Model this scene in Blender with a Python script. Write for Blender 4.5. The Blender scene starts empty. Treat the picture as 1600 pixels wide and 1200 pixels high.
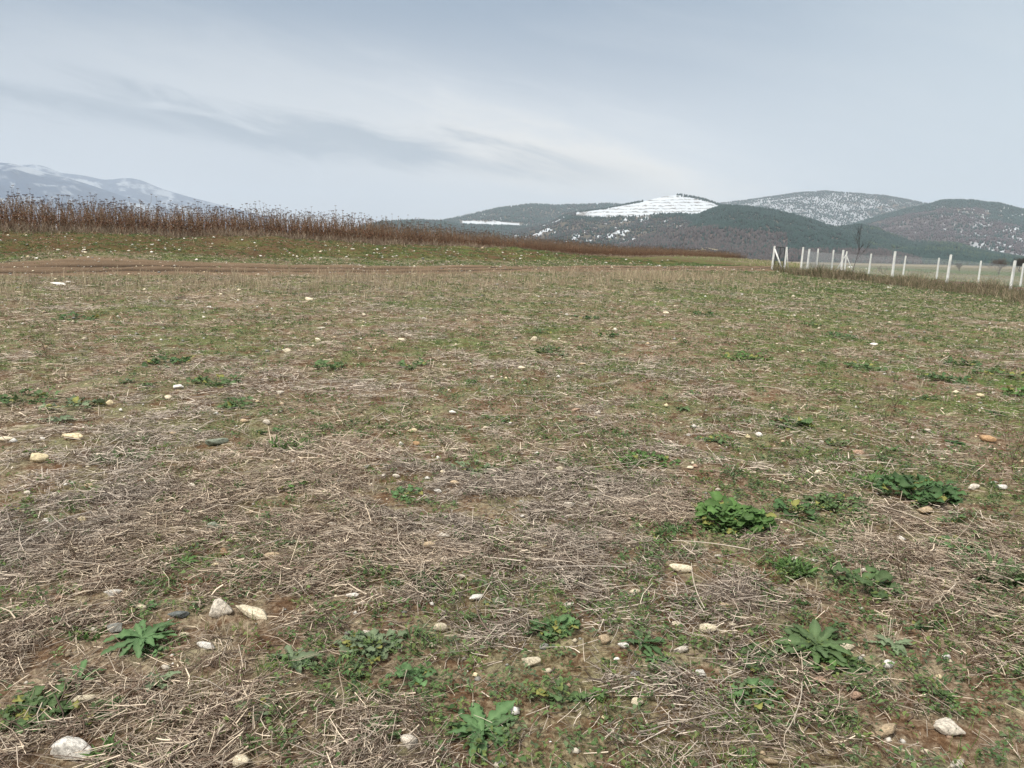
import bpy, math, random
import numpy as np
from mathutils import Matrix, Vector

rng = np.random.default_rng(7)
random.seed(7)
SC = bpy.context.scene
COL = SC.collection

# ------------------------------------------------------------------ camera
CAM_Z = 1.65
PITCH, ROLL = 9.92, 1.2
cam_data = bpy.data.cameras.new("camera")
cam_data.sensor_width = 36.0
cam_data.lens = 26.0
cam_data.clip_start = 0.05
cam_data.clip_end = 60000
cam = bpy.data.objects.new("camera", cam_data)
COL.objects.link(cam)
CM = Matrix.Rotation(math.radians(90 - PITCH), 4, 'X') @ Matrix.Rotation(math.radians(ROLL), 4, 'Z')
cam.matrix_world = Matrix.Translation((0, 0, CAM_Z)) @ CM
SC.camera = cam
F = 26.0 / 36.0 * 1600
R3 = np.array(CM.to_3x3())

# ------------------------------------------------------------------ light
SUN_EL, SUN_AZ = 56.0, 222.0        # azimuth clockwise from +Y
SKY_STRENGTH = 0.10
SUN_STRENGTH = 3.5
SC.view_settings.view_transform = 'Standard'
SC.view_settings.look = 'None'
SC.view_settings.gamma = 1
SC.view_settings.exposure = 0.45
SC.view_settings.use_curve_mapping = False
SC.cycles.volume_bounces = 1
SC.cycles.max_bounces = 6
SC.cycles.diffuse_bounces = 3
SC.cycles.use_denoising = True

sun_d = bpy.data.lights.new("sun", 'SUN')
sun_d.energy = SUN_STRENGTH
sun_d.angle = math.radians(14)
sun_d.color = (1.0, 0.93, 0.83)
sun = bpy.data.objects.new("sun", sun_d)
COL.objects.link(sun)
sa, se = math.radians(SUN_AZ), math.radians(SUN_EL)
sdir = Vector((math.sin(sa) * math.cos(se), math.cos(sa) * math.cos(se), math.sin(se)))
sun.rotation_euler = sdir.to_track_quat('Z', 'Y').to_euler()

world = bpy.data.worlds.new("World")
SC.world = world
world.use_nodes = True


class NT:
    """small helper for node trees"""
    def __init__(self, tree):
        self.t = tree
        self.n = tree.nodes
        self.l = tree.links

    def new(self, kind, **kw):
        nd = self.n.new(kind)
        for k, v in kw.items():
            setattr(nd, k, v)
        return nd

    def put(self, sock, val):
        if isinstance(val, bpy.types.NodeSocket):
            self.l.new(val, sock)
        elif val is not None:
            sock.default_value = val

    def m(self, op, a, b=None, c=None, clamp=False):
        nd = self.new('ShaderNodeMath', operation=op, use_clamp=clamp)
        self.put(nd.inputs[0], a)
        if b is not None: self.put(nd.inputs[1], b)
        if c is not None: self.put(nd.inputs[2], c)
        return nd.outputs[0]

    def mix(self, f, a, b, blend='MIX'):
        nd = self.new('ShaderNodeMix', data_type='RGBA', blend_type=blend)
        self.put(nd.inputs[0], f); self.put(nd.inputs[6], a); self.put(nd.inputs[7], b)
        return nd.outputs[2]

    def noise(self, vec, scale, detail=4, rough=0.55, dist=0.0):
        nd = self.new('ShaderNodeTexNoise')
        if vec is not None: self.l.new(vec, nd.inputs['Vector'])
        nd.inputs['Scale'].default_value = scale
        nd.inputs['Detail'].default_value = detail
        nd.inputs['Roughness'].default_value = rough
        nd.inputs['Distortion'].default_value = dist
        return nd.outputs['Fac']

    def ramp(self, v, lo, hi, a=0.0, b=1.0):
        nd = self.new('ShaderNodeMapRange', clamp=True, interpolation_type='SMOOTHSTEP')
        self.put(nd.inputs[0], v)
        nd.inputs[1].default_value = lo; nd.inputs[2].default_value = hi
        nd.inputs[3].default_value = a; nd.inputs[4].default_value = b
        return nd.outputs[0]

    def comb(self, x, y, z=0.0):
        nd = self.new('ShaderNodeCombineXYZ')
        self.put(nd.inputs[0], x); self.put(nd.inputs[1], y); self.put(nd.inputs[2], z)
        return nd.outputs[0]


def rgb(r, g, b): return (r, g, b, 1.0)


def build_world():
    T = NT(world.node_tree)
    bg = T.n['Background']
    sky = T.new('ShaderNodeTexSky', sky_type='NISHITA')
    sky.sun_disc = False
    sky.sun_elevation = math.radians(SUN_EL)
    sky.sun_rotation = math.radians(SUN_AZ)
    sky.dust_density = 3.0
    tc = T.new('ShaderNodeTexCoord')
    sp = T.new('ShaderNodeSeparateXYZ'); T.l.new(tc.outputs['Generated'], sp.inputs[0])
    x, y, z = sp.outputs
    ya = T.m('MAXIMUM', T.m('ABSOLUTE', y), 0.25)
    a = T.m('DIVIDE', x, ya)
    e = T.m('DIVIDE', T.m('MAXIMUM', z, 0.0), ya)
    # streaky cloud coordinates, leaning down to the right like the bands
    e2 = T.m('ADD', e, T.m('MULTIPLY', a, 0.20))
    n1 = T.noise(T.comb(T.m('MULTIPLY', a, 1.3), T.m('MULTIPLY', e2, 7.0), 3.0), 1.4, 6, 0.55, 0.4)
    n2 = T.noise(T.comb(T.m('MULTIPLY', a, 1.0), T.m('MULTIPLY', e2, 2.2), 9.0), 1.6, 5, 0.5, 0.3)
    n3 = T.noise(T.comb(T.m('MULTIPLY', a, 3.0), T.m('MULTIPLY', e2, 14.0), 5.0), 2.2, 6, 0.6, 0.6)
    warp = T.m('MULTIPLY', T.m('SUBTRACT', n3, 0.5), 0.075)
    warp2 = T.m('MULTIPLY', T.m('SUBTRACT', n2, 0.5), 0.10)
    # elevation relative to the main streak: passes (a=-.7,e=.245) and (a=.1,e=.10)
    line = T.m('SUBTRACT', T.m('ADD', e, T.m('ADD', warp, warp2)), T.m('ADD', T.m('MULTIPLY', a, -0.145), 0.122))
    # colours, in units of display-linear light
    low = rgb(0.66, 0.68, 0.70); high = rgb(0.185, 0.262, 0.365)
    base = T.mix(T.ramp(e, 0.02, 0.36), low, high)
    # right hand side brighter, thin pale cloud
    base = T.mix(T.ramp(T.m('ADD', a, T.m('MULTIPLY', n2, 0.4)), 0.25, 1.05, 0.0, 0.75), base, rgb(0.56, 0.64, 0.685))
    # soft large variation
    base = T.mix(T.ramp(n2, 0.35, 0.7, 0.0, 0.35), base, rgb(0.36, 0.42, 0.49))
    # bright band above the streak
    d_up = T.m('SUBTRACT', line, 0.022)
    band = T.m('EXPONENT', T.m('MULTIPLY', T.m('MULTIPLY', d_up, d_up), -330.0))
    band = T.m('MULTIPLY', band, T.m('MULTIPLY', T.ramp(a, 0.75, 0.2, 0.0, 0.7), T.ramp(a, -.75, -.05, .35, 1.0)))
    base = T.mix(band, base, rgb(0.66, 0.68, 0.70))
    # glow
    ga = T.m('SUBTRACT', a, 0.14); ge = T.m('SUBTRACT', T.m('ADD', line, 0.0), -0.006)
    g = T.m('ADD', T.m('MULTIPLY', T.m('MULTIPLY', ga, ga), 16.0), T.m('MULTIPLY', T.m('MULTIPLY', ge, ge), 900.0))
    g = T.m('EXPONENT', T.m('MULTIPLY', g, -1.0))
    base = T.mix(T.m('MULTIPLY', g, 0.95), base, rgb(1.12, 0.98, 0.80))
    # dark streak
    ds = T.m('ADD', T.ramp(line, -.046, -.008, 0.0, 1.0), T.ramp(line, -.006, .022, 0.0, -1.0))
    ds = T.m('MULTIPLY', ds, T.ramp(n1, 0.36, 0.56, 0.15, 1.0))
    ds = T.m('MULTIPLY', ds, T.ramp(a, 0.30, -0.05, 0.0, 0.95))
    base = T.mix(ds, base, rgb(0.21, 0.27, 0.34))
    # fine streaks everywhere
    base = T.mix(T.ramp(n1, 0.42, 0.72, 0.0, 0.22), base, rgb(0.58, 0.61, 0.63))
    # unseen sky overhead and behind the viewer, whitened to brighten the ground
    zen = T.m('MULTIPLY', T.ramp(e, .6, 1.5), 1.0)
    base = T.mix(zen, base, rgb(1.0, .99, .97))
    base = T.mix(T.ramp(y, .1, -.5, 0.0, .7), base, rgb(.85, .84, .82))
    cloud_scaled = base
    skyc = T.new('ShaderNodeVectorMath', operation='SCALE')
    T.l.new(cloud_scaled, skyc.inputs[0]); skyc.inputs['Scale'].default_value = CLOUD_GAIN / SKY_STRENGTH
    fin = T.mix(0.93, sky.outputs[0], skyc.outputs[0])
    T.l.new(fin, bg.inputs['Color'])
    bg.inputs['Strength'].default_value = SKY_STRENGTH


CLOUD_GAIN = 0.95
build_world()

# ------------------------------------------------------------------ geometry helpers


def ray(u, v):
    u = np.asarray(u, float); v = np.asarray(v, float)
    d = np.stack([(u - 800) / F, -(v - 600) / F, -np.ones_like(u)], -1)
    return d @ R3.T


def proj(p):
    q = (np.asarray(p) - np.array([0, 0, CAM_Z])) @ R3
    return 800 + F * q[..., 0] / -q[..., 2], 600 - F * q[..., 1] / -q[..., 2]


def at(u, v, Y):
    """world point seen at pixel (u,v) of the 1600x1200 photo at forward distance Y"""
    d = ray(u, v)
    return np.array([0, 0, CAM_Z]) + d * (Y / d[1])


def hash01(ix, iy, seed):
    h = (ix.astype(np.int64) * 374761393 + iy.astype(np.int64) * 668265263 + seed * 974634777) & 0xFFFFFFFF
    h = ((h ^ (h >> 13)) * 1274126177) & 0xFFFFFFFF
    h = (h ^ (h >> 16)) & 0xFFFFFFFF
    return h / 4294967295.0


def vnoise(x, y, seed=0):
    ix = np.floor(x); iy = np.floor(y)
    fx = x - ix; fy = y - iy
    fx = fx * fx * fx * (fx * (fx * 6 - 15) + 10); fy = fy * fy * fy * (fy * (fy * 6 - 15) + 10)
    ix = ix.astype(np.int64); iy = iy.astype(np.int64)
    a = hash01(ix, iy, seed); b = hash01(ix + 1, iy, seed)
    c = hash01(ix, iy + 1, seed); d = hash01(ix + 1, iy + 1, seed)
    return (a * (1 - fx) + b * fx) * (1 - fy) + (c * (1 - fx) + d * fx) * fy


def fbm(x, y, octaves=4, seed=0, gain=0.5):
    x = np.asarray(x, float); y = np.asarray(y, float)
    s = 0; amp = 1.0; tot = 0
    for o in range(octaves):
        ca, sn = math.cos(o * 1.1), math.sin(o * 1.1)
        s = s + amp * vnoise((x * ca - y * sn) * 2 ** o + 17.3 * o, (x * sn + y * ca) * 2 ** o + 5.1 * o, seed + o)
        tot += amp; amp *= gain
    return s / tot


def sstep(x, a, b):
    t = np.clip((x - a) / (b - a), 0, 1)
    return t * t * (3 - 2 * t)


# polylines in plan, forward distance as a function of x
def col_pts(lst):
    return np.array([at(u, v, Y) for u, v, Y in lst])


ROAD = col_pts([(-500, 421, 17), (0, 421, 23.5), (400, 421.3, 27.5), (800, 419.5, 34), (1100, 418.5, 50), (1210, 417, 66)])
FOOT = col_pts([(-500, 392, 21), (0, 399, 28.5), (400, 403, 33), (600, 407, 37.5), (800, 410.5, 44), (1000, 413.5, 58), (1130, 413.5, 78)])
TOP = col_pts([(-500, 348, 26), (0, 362, 34), (200, 366.5, 38), (400, 371, 43), (600, 382, 50), (800, 391.5, 63), (1000, 402, 92), (1160, 405, 150)])
NEAR_ROW = col_pts([(1260, 430, 55), (1313, 434, 52), (1393, 440, 48.5), (1478, 448, 45), (1577, 461, 41), (1690, 476, 37.5)])
FAR_ROW = col_pts([(1251, 422.5, 62), (1275, 422.5, 66.5), (1299, 423.3, 70), (1319, 424.5, 71.5), (1357, 428.5, 69.5), (1410.5, 432, 67.5),
                   (1463, 436.5, 65.5), (1528, 442, 63.3), (1594, 448, 61), (1665, 455, 58.6)])
GATE = col_pts([(1206, 422, 57), (1225, 422.5, 57.6)])

ctrl = [(0, 0, 0), (-4, 0, 0), (4, 0, 0), (0, 4, 0), (-4, 5, .02), (4, 5, 0), (0, -12, -.2), (-30, -10, 0), (30, -10, -.3),
        (0, 8, .05), (0, 14, .22), (0, 20, .45), (0, 27, .74), (-6, 8, .10), (-9, 14, .36), (-14, 12, .4),
        (8, 10, 0), (12, 17, .08), (18, 26, .2), (22, 34, .25), (10, 32, .62), (14, 42, .7), (30, 25, -.1), (40, 30, -.3)]
for P in (ROAD, FOOT, TOP, NEAR_ROW, FAR_ROW, GATE):
    ctrl += [tuple(p) for p in P]
ctrl += [(-60, 60, 2.35), (-40, 90, 2.3), (0, 110, 2.1), (-110, 110, 2.2), (-90, 30, 2.2), (-200, 300, 1.0), (0, 300, .8), (50, 260, 1.2),
         (52, 110, .55), (80, 110, -.2), (130, 160, -.4), (60, 170, 1.0), (120, 300, -.1), (300, 300, -.3), (-400, 600, 0), (0, 700, 0), (400, 700, 0), (200, 600, 0),
         (200, 60, -.8), (-200, -100, .5), (200, -100, -.8), (0, -200, 0), (-20, 45, 2.3), (0, 60, 2.1), (20, 95, 1.75)]
ctrl = np.array(ctrl, float)


def warpxy(x, y):
    r = np.sqrt(x * x + y * y)
    k = 1.0 / (1.0 + r / 40.0)
    return x * k, y * k


_cx, _cy = warpxy(ctrl[:, 0], ctrl[:, 1])


def _kern(dx, dy): return np.sqrt(dx * dx + dy * dy + 0.35)


_A = _kern(_cx[:, None] - _cx[None], _cy[:, None] - _cy[None]) + np.eye(len(ctrl)) * -0.004
_W = np.linalg.solve(_A, ctrl[:, 2])


def H0(x, y):
    x = np.atleast_1d(np.asarray(x, float)); y = np.atleast_1d(np.asarray(y, float))
    out = np.empty(x.shape); xf, yf = x.ravel(), y.ravel(); of = out.ravel()
    for s in range(0, len(xf), 100000):
        wx, wy = warpxy(xf[s:s + 100000], yf[s:s + 100000])
        of[s:s + 100000] = _kern(wx[:, None] - _cx, wy[:, None] - _cy) @ _W
    r = np.sqrt(x * x + y * y)
    return of.reshape(x.shape) * (1 - sstep(r, 500, 900)) - 0.0


def pl_dist(P, x, y):
    """signed distance across a polyline that runs left to right (positive beyond it)"""
    xs = P[:, 0]; ys = P[:, 1]
    yy = np.interp(x, xs, ys)
    sl = np.interp(x, (xs[1:] + xs[:-1]) / 2, np.diff(ys) / np.diff(xs))
    return (y - yy) / np.sqrt(1 + sl * sl)


def zones(x, y):
    dr = pl_dist(ROAD, x, y); df = pl_dist(FOOT, x, y); dt = pl_dist(TOP, x, y)
    inx = 1 - sstep(x, 24, 34)
    wob = (fbm(x * .35, y * .35, 3, 5) - .5) * 1.6
    road = (1 - sstep(np.abs(dr + wob * .18), 2.2, 3.0)) * (1 - sstep(x, 22, 30))
    bank = sstep(df + wob, -.6, .8) * (1 - sstep(dt, .3, 1.4)) * inx
    plat = sstep(dt, .3, 1.5) * inx
    nr = y - np.interp(x, NEAR_ROW[::-1][::-1][:, 0][::1], NEAR_ROW[:, 1]) if NEAR_ROW[0, 0] < NEAR_ROW[-1, 0] else y - 50
    return dr, df, dt, road, bank, plat


# near row runs right and towards us: describe by x -> y
_nr = NEAR_ROW[np.argsort(NEAR_ROW[:, 0])]
_a, _b = NEAR_ROW[0], NEAR_ROW[4]
_nd = np.array([_b[0] - _a[0], _b[1] - _a[1]]); _nd /= np.linalg.norm(_nd)
_nn = np.array([-_nd[1], _nd[0]])          # pointing away from the camera


def fence_coords(x, y):
    dx, dy = x - _a[0], y - _a[1]
    return dx * _nd[0] + dy * _nd[1], dx * _nn[0] + dy * _nn[1]


def plow(x, y):
    s, d = fence_coords(x, y)
    w = (fbm(x * .5, y * .5, 3, 31) - .5) * 2
    return sstep(d + w, .8, 2.4) * (1 - sstep(d + w * 1.5, 13, 17)) * sstep(s, -1.0, 1.5) * (1 - sstep(s, 40, 50))


def micro(x, y):
    """small relief, metres"""
    dr, df, dt, road, bank, plat = zones(x, y)
    r = np.sqrt(x * x + y * y)
    f = (fbm(x * 1.1, y * 1.1, 3, 11) - .5) * 0.09
    f += (fbm(x * 5, y * 5, 3, 12) - .5) * 0.045 * (1 - sstep(r, 18, 40))
    f += (fbm(x * 22, y * 22, 3, 13, .6) - .5) * 0.034 * (1 - sstep(r, 7, 16))
    rut = np.exp(-((dr - .85) / .28) ** 2) + np.exp(-((dr + .85) / .28) ** 2)
    f += road * (-.07 * rut + .03)
    f += bank * ((fbm(x * .8, y * .8, 4, 14) - .5) * .45)
    pw = plow(x, y)
    f += pw * ((fbm(x * 2.6, y * 2.6, 3, 15, .65) - .5) * .42 + .05)
    return f


def H(x, y):
    x = np.atleast_1d(np.asarray(x, float)); y = np.atleast_1d(np.asarray(y, float))
    r = np.sqrt(x * x + y * y)
    return H0(x, y) + micro(x, y) * (1 - sstep(r, 200, 400))


def ground_at(u, v, far=200.0):
    d = ray(u, v)
    t = np.geomspace(1.2, far, 1600)
    p = np.array([0, 0, CAM_Z]) + d[None] * t[:, None]
    below = p[:, 2] < H(p[:, 0], p[:, 1])
    k = int(np.argmax(below)) if below.any() else len(t) - 1
    q = p[k]
    return np.array([q[0], q[1], H(q[0], q[1])[0]])


def make_mesh(name, V, Fc, colors=None, smooth=False, mat=None):
    """V (n,3); Fc list of arrays (m,k); colors (n,3)"""
    me = bpy.data.meshes.new(name)
    if not isinstance(Fc, (list, tuple)): Fc = [Fc]
    Fc = [np.asarray(f, np.int32) for f in Fc if len(f)]
    me.vertices.add(len(V))
    me.vertices.foreach_set('co', np.asarray(V, np.float32).ravel())
    loops = np.concatenate([f.ravel() for f in Fc])
    tot = np.concatenate([np.full(len(f), f.shape[1], np.int32) for f in Fc])
    start = np.concatenate([[0], np.cumsum(tot)[:-1]]).astype(np.int32)
    me.loops.add(len(loops)); me.loops.foreach_set('vertex_index', loops)
    me.polygons.add(len(tot))
    me.polygons.foreach_set('loop_start', start)
    me.update(calc_edges=True)
    if smooth:
        me.polygons.foreach_set('use_smooth', np.ones(len(tot), bool))
    if colors is not None:
        at_ = me.color_attributes.new('tint', 'FLOAT_COLOR', 'POINT')
        c4 = np.ones((len(V), 4), np.float32); c4[:, :3] = colors
        at_.data.foreach_set('color', c4.ravel())
    if mat: me.materials.append(mat)
    me.validate()
    return me


def link(name, me, parent=None, loc=None, **props):
    o = bpy.data.objects.new(name, me)
    COL.objects.link(o)
    if parent is not None: o.parent = parent
    if loc is not None: o.location = [float(c) for c in loc]
    for k, v in props.items(): o[k] = v
    return o


# ------------------------------------------------------------------ materials
def mat_tint(name, rough=.8, spec=.25, noise_scale=0, noise_amt=.3, bump=0, bump_scale=40, trans=0.0, objcol=False):
    m = bpy.data.materials.new(name); m.use_nodes = True
    T = NT(m.node_tree); b = T.n['Principled BSDF']
    b.inputs['Roughness'].default_value = rough
    b.inputs['Specular IOR Level'].default_value = spec
    if objcol:
        c = T.new('ShaderNodeObjectInfo').outputs['Color']
    else:
        c = T.new('ShaderNodeAttribute', attribute_name='tint').outputs['Color']
    tc = T.new('ShaderNodeTexCoord')
    vec = tc.outputs['Object']
    if noise_scale:
        n = T.noise(vec, noise_scale, 5, .6)
        k = T.ramp(n, .3, .7, 1 - noise_amt, 1 + noise_amt)
        vm = T.new('ShaderNodeVectorMath', operation='SCALE')
        T.l.new(c, vm.inputs[0]); T.l.new(k, vm.inputs['Scale'])
        c = vm.outputs[0]
    T.l.new(c, b.inputs['Base Color'])
    if bump:
        bn = T.new('ShaderNodeBump'); bn.inputs['Strength'].default_value = 1.0
        bn.inputs['Distance'].default_value = bump
        T.l.new(T.noise(vec, bump_scale, 5, .65), bn.inputs['Height'])
        T.l.new(bn.outputs[0], b.inputs['Normal'])
    if trans:
        tr = T.new('ShaderNodeBsdfTranslucent'); T.l.new(c, tr.inputs[0])
        mx = T.new('ShaderNodeMixShader'); mx.inputs[0].default_value = trans
        T.l.new(b.outputs[0], mx.inputs[1]); T.l.new(tr.outputs[0], mx.inputs[2])
        T.l.new(mx.outputs[0], T.n['Material Output'].inputs[0])
    return m


M_STRAW = mat_tint('dry_straw', .7, .3)
M_LEAF = mat_tint('weed_leaf', .65, .18, trans=.25)
M_BLADE = mat_tint('grass_blade', .6, .3, trans=.25)
M_STALK = mat_tint('dead_stalk', .85, .15)
M_PEBBLE = mat_tint('pebble', .85, .25)
M_HILL = mat_tint('hillside', .95, .05, noise_scale=0)
M_TREE = mat_tint('far_trees', .95, .05)
M_STONE = mat_tint('field_stone', .85, .25, noise_scale=5, noise_amt=.4, bump=.004, bump_scale=45, objcol=True)
M_CONC = mat_tint('painted_concrete', .8, .25, noise_scale=5, noise_amt=.13, bump=.003, bump_scale=30, objcol=True)
M_METAL = mat_tint('dark_painted_metal', .5, .4, noise_scale=6, noise_amt=.2, objcol=True)
M_WIRE = mat_tint('galvanised_wire', .5, .5, noise_scale=0, objcol=True)
M_BARK = mat_tint('bare_bark', .9, .1, objcol=True, noise_scale=8, noise_amt=.25)


def ground_material():
    m = bpy.data.materials.new('field_ground'); m.use_nodes = True
    T = NT(m.node_tree); b = T.n['Principled BSDF']
    b.inputs['Roughness'].default_value = .95; b.inputs['Specular IOR Level'].default_value = .1
    c = T.new('ShaderNodeAttribute', attribute_name='tint').outputs['Color']
    g = T.new('ShaderNodeAttribute', attribute_name='mixw'); gs = T.new('ShaderNodeSeparateColor')
    T.l.new(g.outputs['Color'], gs.inputs[0])
    green_w, straw_w, fine_w = gs.outputs
    P = T.new('ShaderNodeNewGeometry').outputs['Position']
    n1 = T.noise(P, .55, 6, .62)      # large blotches
    n2 = T.noise(P, 4.5, 6, .68)      # patches
    n3 = T.noise(P, 38, 4, .7)        # clods
    n4 = T.noise(P, 150, 2, .6)
    c = T.mix(1.0, c, rgb(.74, .70, .66), 'MULTIPLY')
    mm = T.m('ADD', T.m('MULTIPLY', n1, .5), T.m('MULTIPLY', n2, .5))
    # straw coloured litter in the ground colour
    sf = T.m('MULTIPLY', T.ramp(T.m('ADD', n2, T.m('MULTIPLY', n3, .6)), .62, 1.0), straw_w)
    c = T.mix(sf, c, rgb(.31, .255, .185))
    gf = T.m('MULTIPLY', T.ramp(mm, .44, .60), green_w)
    gcol = T.mix(T.ramp(n3, .3, .7), rgb(.05, .09, .022), rgb(.13, .185, .045))
    c = T.mix(gf, c, gcol)
    k = T.ramp(n3, .25, .75, .62, 1.38)
    vm = T.new('ShaderNodeVectorMath', operation='SCALE'); T.l.new(c, vm.inputs[0]); T.l.new(k, vm.inputs['Scale'])
    c = vm.outputs[0]
    # tiny pale grit
    vo = T.new('ShaderNodeTexVoronoi'); T.l.new(P, vo.inputs['Vector']); vo.inputs['Scale'].default_value = 60
    grit = T.m('MULTIPLY', T.ramp(vo.outputs['Distance'], .16, .10), T.ramp(n2, .5, .65))
    c = T.mix(T.m('MULTIPLY', grit, .6), c, rgb(.42, .34, .24))
    T.l.new(c, b.inputs['Base Color'])
    bn = T.new('ShaderNodeBump'); bn.inputs['Distance'].default_value = .03; bn.inputs['Strength'].default_value = 1
    hh = T.m('ADD', T.m('MULTIPLY', n3, .6), T.m('ADD', T.m('MULTIPLY', n4, .25), T.m('MULTIPLY', n2, .8)))
    T.l.new(hh, bn.inputs['Height']); T.l.new(bn.outputs[0], b.inputs['Normal'])
    return m


# ------------------------------------------------------------------ ground
GREENC = (lambda x, y: fbm(x * .22 + 3, y * .22, 4, 21) + .10 * sstep(x + y * .12, -1, 8))


def green_mask(x, y):
    """where small green weeds are thick"""
    a = fbm(x * .55 + 3, y * .55, 4, 21)
    b = fbm(x * 2.6, y * 2.6, 3, 22)
    side = .13 * sstep(x / (y + 2), -.25, .45) - .025 + .03 * sstep(y, 5, 10)
    return sstep(a * .55 + b * .45 + side, .455, .60)


def straw_mask(x, y):
    a = fbm(x * 1.3, y * 1.3, 3, 41); b = fbm(x * 5.0, y * 5.0, 3, 42)
    m = .08 + .92 * sstep(a * .5 + b * .5, .40, .56)
    return m


def build_ground():
    ang = np.concatenate([np.radians(np.linspace(-48, 48, 640)), np.radians(np.linspace(52, 308, 65))])
    rr = np.concatenate([[.25, .5, .8, 1.1], np.geomspace(1.35, 70, 620), np.geomspace(72, 900, 130), np.geomspace(960, 17500, 40)])
    A, Rr = np.meshgrid(ang, rr)
    x = np.sin(A) * Rr; y = np.cos(A) * Rr
    z = H(x, y)
    na, nr = len(ang), len(rr)
    V = np.stack([x, y, z], -1).reshape(-1, 3)
    i = np.arange(nr - 1)[:, None] * na; j = np.arange(na)[None]
    jn = (j + 1) % na
    Fq = np.stack([i + j, i + jn, i + na + jn, i + na + j], -1).reshape(-1, 4)[:, ::-1]
    V = np.vstack([V, [[0, 0, float(H(0, 0)[0])]]])
    c = len(V) - 1
    Ft = np.stack([np.full(na, c), jn[0], j[0]], -1)[:, ::-1]
    X, Y = V[:, 0], V[:, 1]
    dr, df, dt, road, bank, plat = zones(X, Y)
    r = np.sqrt(X * X + Y * Y)
    soil = np.array([.195, .112, .055]); dark = np.array([.115, .066, .035]); roadc = np.array([.19, .14, .095])
    n = fbm(X * .9, Y * .9, 4, 51)[:, None]
    colr = soil * (1 - n) * 1.1 + dark * n * 1.1
    colr = colr * .9 + .015
    tan = np.array([.19, .175, .105])
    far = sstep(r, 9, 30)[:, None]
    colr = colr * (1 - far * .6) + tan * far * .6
    # road
    rut = (np.exp(-((dr - .85) / .35) ** 2) + np.exp(-((dr + .85) / .35) ** 2))[:, None]
    streak = fbm(X * .3, dr * 3.5, 4, 53)[:, None]
    rc = roadc * (1.2 - .85 * rut) * (.7 + .6 * streak)
    colr = colr * (1 - road[:, None]) + rc * road[:, None]
    # bank soil
    bk = np.array([.125, .078, .042])
    colr = colr * (1 - bank[:, None]) + bk * bank[:, None]
    pw = plow(X, Y)[:, None]
    pn = fbm(X * 2.6, Y * 2.6, 3, 15, .65)[:, None]
    colr = colr * (1 - pw) + (np.array([.125, .075, .048]) * (.5 + pn)) * pw
    # far plain: broad strips of stubble and winter green
    st = fbm(X * .004, Y * .02, 3, 61)
    fg = sstep(st, .45, .55)[:, None]
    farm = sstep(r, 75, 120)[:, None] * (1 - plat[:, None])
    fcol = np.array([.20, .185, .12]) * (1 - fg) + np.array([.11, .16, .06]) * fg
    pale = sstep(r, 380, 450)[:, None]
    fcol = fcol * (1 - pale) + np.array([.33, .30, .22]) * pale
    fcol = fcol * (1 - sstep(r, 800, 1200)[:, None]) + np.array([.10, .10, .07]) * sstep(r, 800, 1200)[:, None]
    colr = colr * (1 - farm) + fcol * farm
    # weights for the shader
    verge = np.exp(-((dr - 4.3) / 1.5) ** 2) * (1 - sstep(X, 24, 30)) + .8 * np.exp(-((dr + 3.6) / 1.2) ** 2) * sstep(X, 2, 8) * (1 - sstep(X, 24, 40))
    gw = (.68 + .30 * sstep(X / (Y + 5), -.2, .45)) * (.45 + .55 * sstep(r, 4, 12))
    gw = np.clip(gw * (1 - road) * (1 - pw[:, 0]), 0, 1)
    gw = np.maximum(gw, np.clip(verge, 0, 1) * (1 - road) * 1.0)
    gw = np.where(bank > .3, .30 + .5 * sstep(X, -18, -2), gw)
    sw = np.clip((1 - road) * (1 - bank * .9) * (1 - pw[:, 0]) * (1 - .8 * np.clip(verge, 0, 1)), 0, 1) * .9
    fade = 1 - sstep(r, 90, 140)
    gw = gw * fade; sw = sw * fade
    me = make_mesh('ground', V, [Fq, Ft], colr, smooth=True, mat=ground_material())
    a2 = me.color_attributes.new('mixw', 'FLOAT_COLOR', 'POINT')
    c4 = np.ones((len(V), 4), np.float32); c4[:, 0] = gw; c4[:, 1] = sw; c4[:, 2] = 0
    a2.data.foreach_set('color', c4.ravel())
    link('ground', me, kind='structure')


build_ground()


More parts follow.
